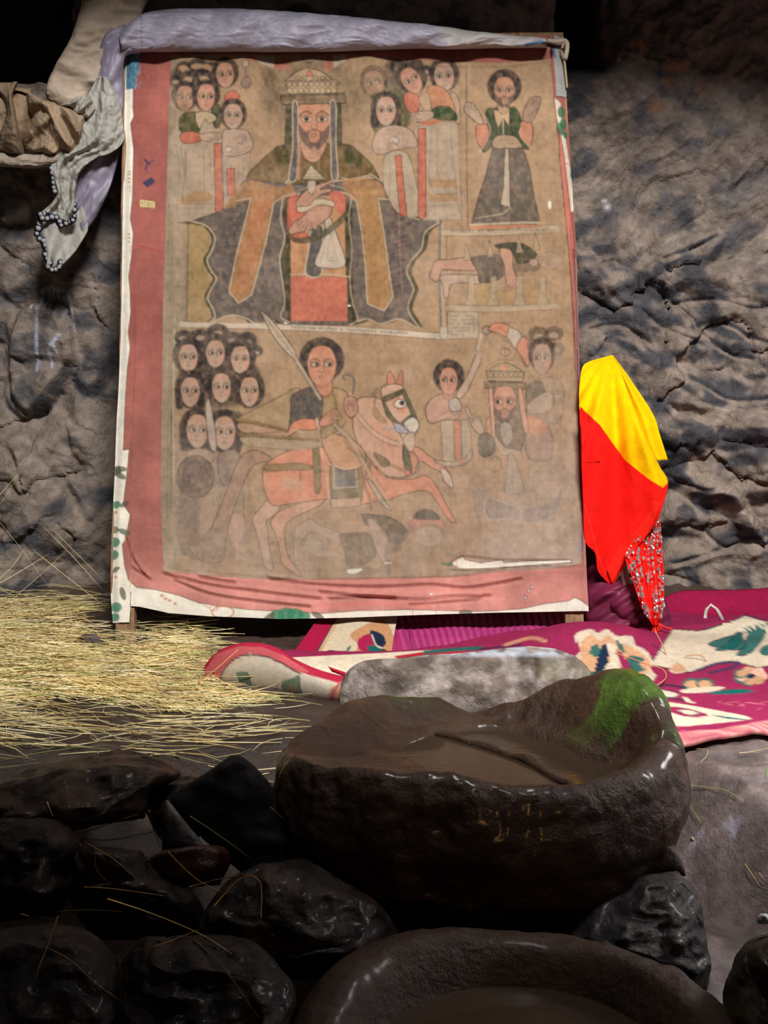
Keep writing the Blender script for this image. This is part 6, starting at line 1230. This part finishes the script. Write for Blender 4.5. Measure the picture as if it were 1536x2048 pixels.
stone('triangular_rock', 'small grey triangular rock in front of the black pointed rock', [(332, 1600), (326, 1640), (324, 1700)], [(337, 1600), (376, 1650), (416, 1700)], 1.99, (.03, .04), M_stone, .004, 14, 39, ((96, 92, 90), (58, 56, 56)), 24, 26)
stone('red_brown_rock', 'wet red brown rock below the grey triangular rock', [(326, 1700), (300, 1716), (288, 1740), (310, 1780)], [(400, 1690), (446, 1694), (462, 1720), (440, 1770)], 1.93, (.05, .06), M_redrock, .007, 16, 41, None, 34, 30)
stone('low_rock', 'dark low rock left of the basin foot, straw lying across it', [(150, 1690), (140, 1740), (150, 1820), (200, 1880)], [(280, 1700), (330, 1760), (400, 1800), (410, 1880)], 1.88, (.08, .08), M_wet, .018, 10, 43, K)
stone('glinting_rock', 'dark rock with bright wet glints at the lower left of the basin', [(520, 1730), (460, 1760), (412, 1820), (400, 1880), (420, 1960)], [(600, 1722), (680, 1760), (760, 1820), (800, 1880), (760, 1960)], 1.84, (.10, .10), M_wet, .012, 14, 45, ((50, 37, 30), (22, 17, 14)), 60, 50, .12)
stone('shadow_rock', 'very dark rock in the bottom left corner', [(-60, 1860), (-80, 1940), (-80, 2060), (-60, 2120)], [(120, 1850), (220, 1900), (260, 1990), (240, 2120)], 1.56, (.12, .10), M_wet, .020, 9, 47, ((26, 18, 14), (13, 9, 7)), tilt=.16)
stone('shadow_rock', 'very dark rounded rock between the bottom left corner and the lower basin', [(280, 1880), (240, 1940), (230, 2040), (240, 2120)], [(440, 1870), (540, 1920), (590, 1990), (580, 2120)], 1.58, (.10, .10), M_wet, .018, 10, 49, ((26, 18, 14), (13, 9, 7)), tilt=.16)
stone('foot_rock', 'dark blue grey rock under the right side of the basin', [(1290, 1738), (1230, 1790), (1160, 1840), (1120, 1890), (1100, 1960)], [(1350, 1742), (1396, 1790), (1410, 1860), (1420, 1930), (1410, 1990)], 1.90, (.10, .12), M_wet, .016, 11, 51, ((46, 41, 40), (24, 21, 22)), 60, 50, .14)
stone('mossy_boulder', 'rounded dark boulder with green moss in the bottom right corner', [(1536, 1866), (1490, 1884), (1462, 1930), (1450, 1990), (1456, 2120)], [(1580, 1860), (1640, 1890), (1680, 1960), (1690, 2040), (1680, 2120)], 1.60, (.12, .12), M_wet, .010, 12, 53, ((56, 52, 34), (28, 22, 18)), 50, 60, .1)
stone('crumbly_stone', 'small crumbly brown stone wedged at the right foot of the basin', [(1330, 1690), (1310, 1730), (1300, 1760)], [(1352, 1690), (1364, 1720), (1372, 1752)], 1.97, (.03, .04), M_stone, .008, 26, 55, ((96, 82, 78), (54, 46, 44)), 24, 24)
def pebble(name, label, x, y, rw, rh, Yv, cols, seed, group=None):
    return stone(name, label, [(x-rw*.3, y-rh), (x-rw*.85, y-rh*.5), (x-rw, y+rh*.3), (x-rw*.8, y+rh)], [(x+rw*.3, y-rh), (x+rw*.85, y-rh*.4), (x+rw, y+rh*.4), (x+rw*.8, y+rh)], Yv, (.03, .03), M_stone, .004, 20, seed, cols, 20, 20, group=group)
pebble('small_stone', 'smooth grey brown stone in the straw just left of the painting leg', 180, 1286, 32, 18, 3.34, ((128, 112, 108), (104, 92, 90)), 61)
pebble('small_stone', 'small bluish stone in the straw at the foot of the left painting leg', 262, 1300, 17, 13, 3.30, ((130, 132, 138), (92, 90, 92)), 62)
pebble('small_stone', 'small brown stone just right of the left painting leg', 286, 1294, 14, 10, 3.33, ((104, 92, 88), (70, 62, 60)), 63)
pebble('small_stone', 'tiny yellow pebble on the wet ground right of the basin', 1384, 1679, 4.5, 4.5, 2.02, ((214, 196, 150), (190, 170, 120)), 64)
pebble('small_stone', 'pale chip of stone at the right edge above the mossy boulder', 1528, 1838, 14, 10, 1.72, ((200, 200, 204), (170, 170, 176)), 65)

# ------------------------------------------------------------------ straw
def straw_mesh(name, P0s, dirs, lens, rad, cols, lift, seed, segs=5):
    rs = np.random.RandomState(seed); N_ = len(P0s); t = np.linspace(-.5, .5, segs)
    bend = rs.randn(N_)*.17; up = lift
    side = np.stack([-dirs[:, 1], dirs[:, 0], 0*dirs[:, 0]], -1)
    c_ = P0s[:, None]+dirs[:, None]*(t[None, :, None]*lens[:, None, None])+side[:, None]*((t**2*4-.3)[None, :, None]*(bend*lens)[:, None, None])
    c_[..., 2] += (up[:, None]*(t[None]+.5)*lens[:, None])
    s1 = side[:, None]*rad[:, None, None]; s2 = np.array([0, 0, 1.])*rad[:, None, None]
    tp = (1-.6*np.abs(t*2)**3)[None, :, None]
    V_ = np.stack([c_+s1*tp, c_-s1*.5*tp+s2*.8*tp, c_-s1*.5*tp-s2*.8*tp], 2)     # N,segs,3,3
    b_ = (np.arange(N_)*segs*3)[:, None, None, None]+(np.arange(segs-1)*3)[None, :, None, None]
    q = np.array([[0, 1, 4, 3], [1, 2, 5, 4], [2, 0, 3, 5]])[None, None]
    F_ = (b_+q).reshape(-1, 4); C_ = np.repeat(cols, segs*3, 0)
    return mesh_np(name, V_.reshape(-1, 3), F_, M_straw, None, C_)
def heap(x, y):
    return .018*sm(-.35, -.75, x)*sm(2.85, 3.15, y)+.012*sm(-.35, -1.2, x)*sm(3.2, 3.7, y)+.012*fbm(np.stack([x*6, y*6, 0*x], -1), 3, 500)
rs = np.random.RandomState(77)
def fld(n, xr, yr, dens, seed, lmin, lmax, zspread, angs=.45, lift=.03, bright=1.):
    rs = np.random.RandomState(seed); x = rs.uniform(*xr, n*4); y = rs.uniform(*yr, n*4)
    qx, qy = proj(np.stack([x, y, gh(x, y)+heap(x, y)+.5*zspread*sm(-.25, -.6, x)], -1)); k = rs.rand(n*4) < dens(qx, qy, x, y); x, y = x[k][:n], y[k][:n]; n = len(x)
    z = gh(x, y)+.004+heap(x, y)+rs.rand(n)*zspread*sm(2.8, 3.2, y)*sm(-.25, -.6, x)+rs.rand(n)*.006
    a = rs.randn(n)*angs*.6+.9*fbm(np.stack([x*3, y*5, 0*x], -1), 3, 44)*angs*2.2+np.where(rs.rand(n) < .5, 0, math.pi); d = np.stack([np.cos(a), np.sin(a), 0*a], -1)
    L_ = rs.uniform(lmin, lmax, n); pal = np.array([S(240, 226, 176), S(222, 202, 146), S(250, 242, 206), S(190, 164, 108), S(206, 204, 140), S(160, 176, 110)])
    cc = pal[rs.choice(6, n, p=[.28, .26, .18, .14, .09, .05])]*rs.uniform(.75, 1.15, (n, 1))*bright*np.array([1.05, 1., .92])
    return np.stack([x, y, z], -1), d, L_, rs.uniform(.0008, .0020, n), cc, rs.rand(n)**3*lift*4
def smask(qx, qy, lo=0.):
    return sm(700, 600, qx)*sm(1408, 1392, qy+14*np.sin(qx/80.))*np.where(qx > 345, sm(1372, 1388, qy-(qx-400)*.11)+sm(420, 345, qx)*sm(1240, 1290, qy)*.6+lo*sm(470, 400, qx), 1)*(.015+.14*sm(1180, 1220, qy)+.845*sm(1255, 1292, qy-10*np.sin(qx/50.)))*sm(1165, 1185, qy)*(1-.93*sm(110, 60, np.abs(qx-250))*sm(1318, 1300, qy))
dn = lambda qx, qy, x, y: smask(qx, qy, .2)
o = straw_mesh('straw_heap', *[fld(9500, (-1.75, -.05), (2.72, 4.05), dn, 1, .07, .24, .026)[k] for k in (0, 1, 2, 3, 4, 5)], 1); tag(o, 'heap of dry yellow straw spread along the foot of the wall left of the rug', 'straw', kind='stuff')
dn2 = lambda qx, qy, x, y: np.clip(.85*np.exp(-((qx-330-(qy-1400)*.5)/130)**2)*sm(1560, 1420, qy)+.5*sm(620, 300, qx)*np.exp(-((qy-1470)/45)**2)+.55*sm(240, 0, qx)*sm(1580, 1440, qy)+.16, 0, 1)*sm(1380, 1400, qy)*sm(640, 600, qx)*sm(1590, 1540, qy)
f_ = fld(420, (-1.4, -.1), (2.2, 3.0), dn2, 2, .08, .26, .004, .4, .02, .8); o = straw_mesh('scattered_straw', *f_, 2); tag(o, 'loose straw scattered over the dark ground in front of the heap', 'straw', kind='stuff')
# a low mat of packed straw under the stalks
mx = np.linspace(-1.8, .0, 150); my = np.linspace(2.78, 4.1, 110); MX, MY = np.meshgrid(mx, my); MZ = gh(MX, MY)+heap(MX, MY)-.012; qx, qy = proj(np.stack([MX, MY, MZ], -1)); inn = smask(qx, qy)*sm(345, 300, qx)*sm(1205, 1260, qy)*sm(.30, .0, np.maximum(0, fbm(np.stack([qx/60, qy/20, 0*qx], -1), 3, 9))*sm(1300, 1220, qy))
MZ = MZ-.09*(1-inn); nn_ = fbm(np.stack([MX*9, MY*40, 0*MX], -1), 4, 3)[..., None]
o = mesh_np('straw_mat', np.stack([MX, MY, MZ], -1), grid_faces(110, 150, 0, True)[:, ::-1], M_straw, None, S(168, 148, 98)*(1+.5*nn_)); tag(o, 'packed lower layer of the straw heap', 'straw', kind='stuff')
# stalks standing up against the wall
f_ = fld(26, (-1.75, -.9), (3.5, 4.0), lambda qx, qy, x, y: sm(206, 190, qx)+0*x, 5, .14, .34, .05, .8, .35); f_ = list(f_); f_[5] = np.random.RandomState(3).uniform(.2, 1.6, len(f_[0])); o = straw_mesh('upright_straw', *f_, 6); tag(o, 'straw stalks sticking up against the wall and under the painting', 'straw', kind='stuff')
# single long stalks on the rocks in front: each dropped on what lies below it
bpy.context.view_layer.update(); dg_ = bpy.context.evaluated_depsgraph_get()
def drop(x, y):
    d = ray(np.array(float(x)), np.array(float(y))); ok, loc, nrm, *_ = sc.ray_cast(dg_, Vector((0, 0, H)), Vector(d).normalized())
    return (np.array(loc), np.array(nrm)) if ok else (np.array(at(np.array(float(x)), np.array(float(y)), 1.9)), np.array([0, -.5, .8]))
ST = [([(215, 1798), (300, 1826), (400, 1868), (464, 1908)], (206, 168, 104)), ([(168, 1774), (230, 1778), (330, 1792)], (150, 120, 66)), ([(90, 1894), (140, 1920), (190, 1966), (246, 2004)], (124, 92, 46)),
      ([(116, 1832), (96, 1890), (76, 1940), (62, 2000), (44, 2012)], (96, 70, 38)), ([(425, 1816), (470, 1766), (500, 1750), (522, 1770), (522, 1836)], (168, 126, 66)), ([(336, 1704), (390, 1756), (446, 1786)], (156, 120, 60)),
      ([(158, 1668), (240, 1640), (276, 1628)], (160, 130, 78)), ([(160, 1674), (220, 1680), (324, 1660)], (170, 140, 86)), ([(162, 1680), (230, 1720), (276, 1762)], (150, 116, 60)), ([(298, 1622), (310, 1668), (320, 1696)], (168, 136, 80)), ([(94, 1604), (106, 1634)], (170, 150, 96)),
      ([(42, 1828), (120, 1852)], (130, 96, 50)), ([(264, 1906), (330, 1886), (400, 1858)], (110, 78, 44)), ([(388, 1880), (450, 1940), (518, 2036)], (84, 66, 34)), ([(378, 1774), (440, 1758), (510, 1746)], (120, 84, 44)), ([(380, 1632), (440, 1672), (500, 1716)], (110, 96, 50)), ([(540, 1614), (570, 1640)], (110, 84, 50)),
      ([(108, 1824), (180, 1820), (246, 1824)], (110, 84, 44)), ([(188, 1706), (194, 1740), (222, 1770)], (120, 84, 40)), ([(1365, 1568), (1420, 1576), (1450, 1580), (1488, 1602)], (176, 178, 110)), ([(1376, 1570), (1362, 1606), (1358, 1640)], (150, 160, 90)), ([(1366, 1592), (1386, 1620), (1402, 1646)], (110, 160, 60)),
      ([(1478, 1506), (1500, 1504), (1540, 1496)], (204, 182, 140)), ([(1394, 1498), (1414, 1500), (1412, 1514), (1400, 1524)], (196, 170, 130)), ([(1490, 1728), (1512, 1760), (1532, 1790)], (206, 168, 100)), ([(1518, 1746), (1536, 1770)], (190, 160, 110)), ([(1421, 1838), (1450, 1856)], (170, 140, 90)), ([(1404, 1804), (1396, 1818)], (160, 120, 70)), ([(1536, 1530), (1532, 1556)], (90, 150, 50))]
WHERE = ['long pale stalk curving down across the dark low rock', 'thin stalk lying level above the long pale one', 'stalk running diagonally into the bottom left corner', 'dim curled stalk hanging down in the bottom left corner', 'hooked stalk bent over on the glinting rock', 'stalk lying over the red brown rock',
         'uppermost of the stalks fanning out from the edge rock', 'middle one of the stalks fanning out from the edge rock', 'lowest of the stalks fanning out from the edge rock', 'short stalk beside the grey triangular rock', 'very short stalk standing on the edge rock', 'short stalk near the left edge below the edge rock',
         'reddish stalk crossing below the long pale one', 'dark stalk slanting down toward the lower basin', 'faint stalk in the dark below the pointed rock', 'greenish stalk lying across the black pointed rock', 'short stalk against the left flank of the basin', 'level stalk at the far left above the bottom corner',
         'curled brown stalk right of the edge rock', 'yellow green grass blade on the ground at the right of the basin', 'upright grass blade touching the right flank of the basin', 'bright green grass blade at the right of the basin', 'pale stalk at the right edge just below the rug', 'short curled stalk on the ground just below the rug hem',
         'golden stalk on the wet slope at the right edge', 'short stalk beside the golden one at the right edge', 'short stalk on the slope above the mossy boulder', 'tiny stalk beside the foot rock', 'green grass tuft at the right edge below the rug']
def floor_depth(x, y):
    d = ray(np.array(float(x)), np.array(float(y))); z = 0.
    for _ in range(12): t = (z-H)/d[2]; z = .5*z+.5*float(gh(d[0]*t, d[1]*t))
    return d[1]*(z-H)/d[2]
for i_, ((pts_, cl_), wl) in enumerate(zip(ST, WHERE)):
    q = resamp(pts_, 9); hits = [drop(x, y) for x, y in q]
    if i_ >= 19: hits = [(np.array([0, floor_depth(x, y)-.012, 0]), None) for x, y in q]
    depth = np.array([h[0][1] for h in hits]); A_ = np.vstack([np.ones(9), np.linspace(-1, 1, 9), np.linspace(-1, 1, 9)**2]).T
    co, *_ = np.linalg.lstsq(A_, depth, rcond=None); fit = A_@co; fit = fit-max(0, (fit-depth).max())*1.0-.003
    P3 = np.array([at(np.array(x), np.array(y), yy_) for (x, y), yy_ in zip(q, fit)])
    o = tube('straw_stalk', P3, .0013, M_straw, None, 5, cl_, 24, True); tag(recenter(o), wl, 'straw')
# wisps lying on the rug and against it
for (pts_, cl_, wl) in (([(1310, 1262), (1325, 1290), (1332, 1308)], (214, 160, 120), 'orange brown straw strand below the tinsel fringe on the purple cloth'), ([(1370, 1312), (1400, 1310), (1412, 1322)], (206, 160, 120), 'straw strand at the tip of the purple cloth'), ([(1230, 1306), (1300, 1330), (1336, 1344), (1332, 1356), (1312, 1372)], (214, 150, 110), 'curved straw strand lying across the big rug flower'),
                       ([(396, 1366), (430, 1340), (476, 1300)], (206, 160, 110), 'straw stalk leaning across the rolled rug end'), ([(422, 1350), (450, 1366), (478, 1380)], (210, 180, 130), 'straw stalk in front of the rolled rug end'), ([(1410, 1236), (1414, 1214), (1426, 1210), (1440, 1230), (1448, 1250)], (210, 200, 194), 'white strip of plastic at the back edge of the rug by the wall')):
    q = resamp(pts_, 7); hits = [drop(x, y) for x, y in q]; yy_ = np.maximum(np.minimum.reduce([h[0][1] for h in hits])-.004 if len(pts_) < 4 else np.array([h[0][1]-.004 for h in hits]), 2.78)
    P3 = np.array([at(np.array(x), np.array(y), v_) for (x, y), v_ in zip(q, np.broadcast_to(yy_, 7))])
    o = tube('straw_stalk' if 'plastic' not in wl else 'plastic_strip', P3, .0016 if 'plastic' not in wl else .006, M_straw, None, 5, cl_, 20); tag(recenter(o), wl, 'straw' if 'plastic' not in wl else 'strip')
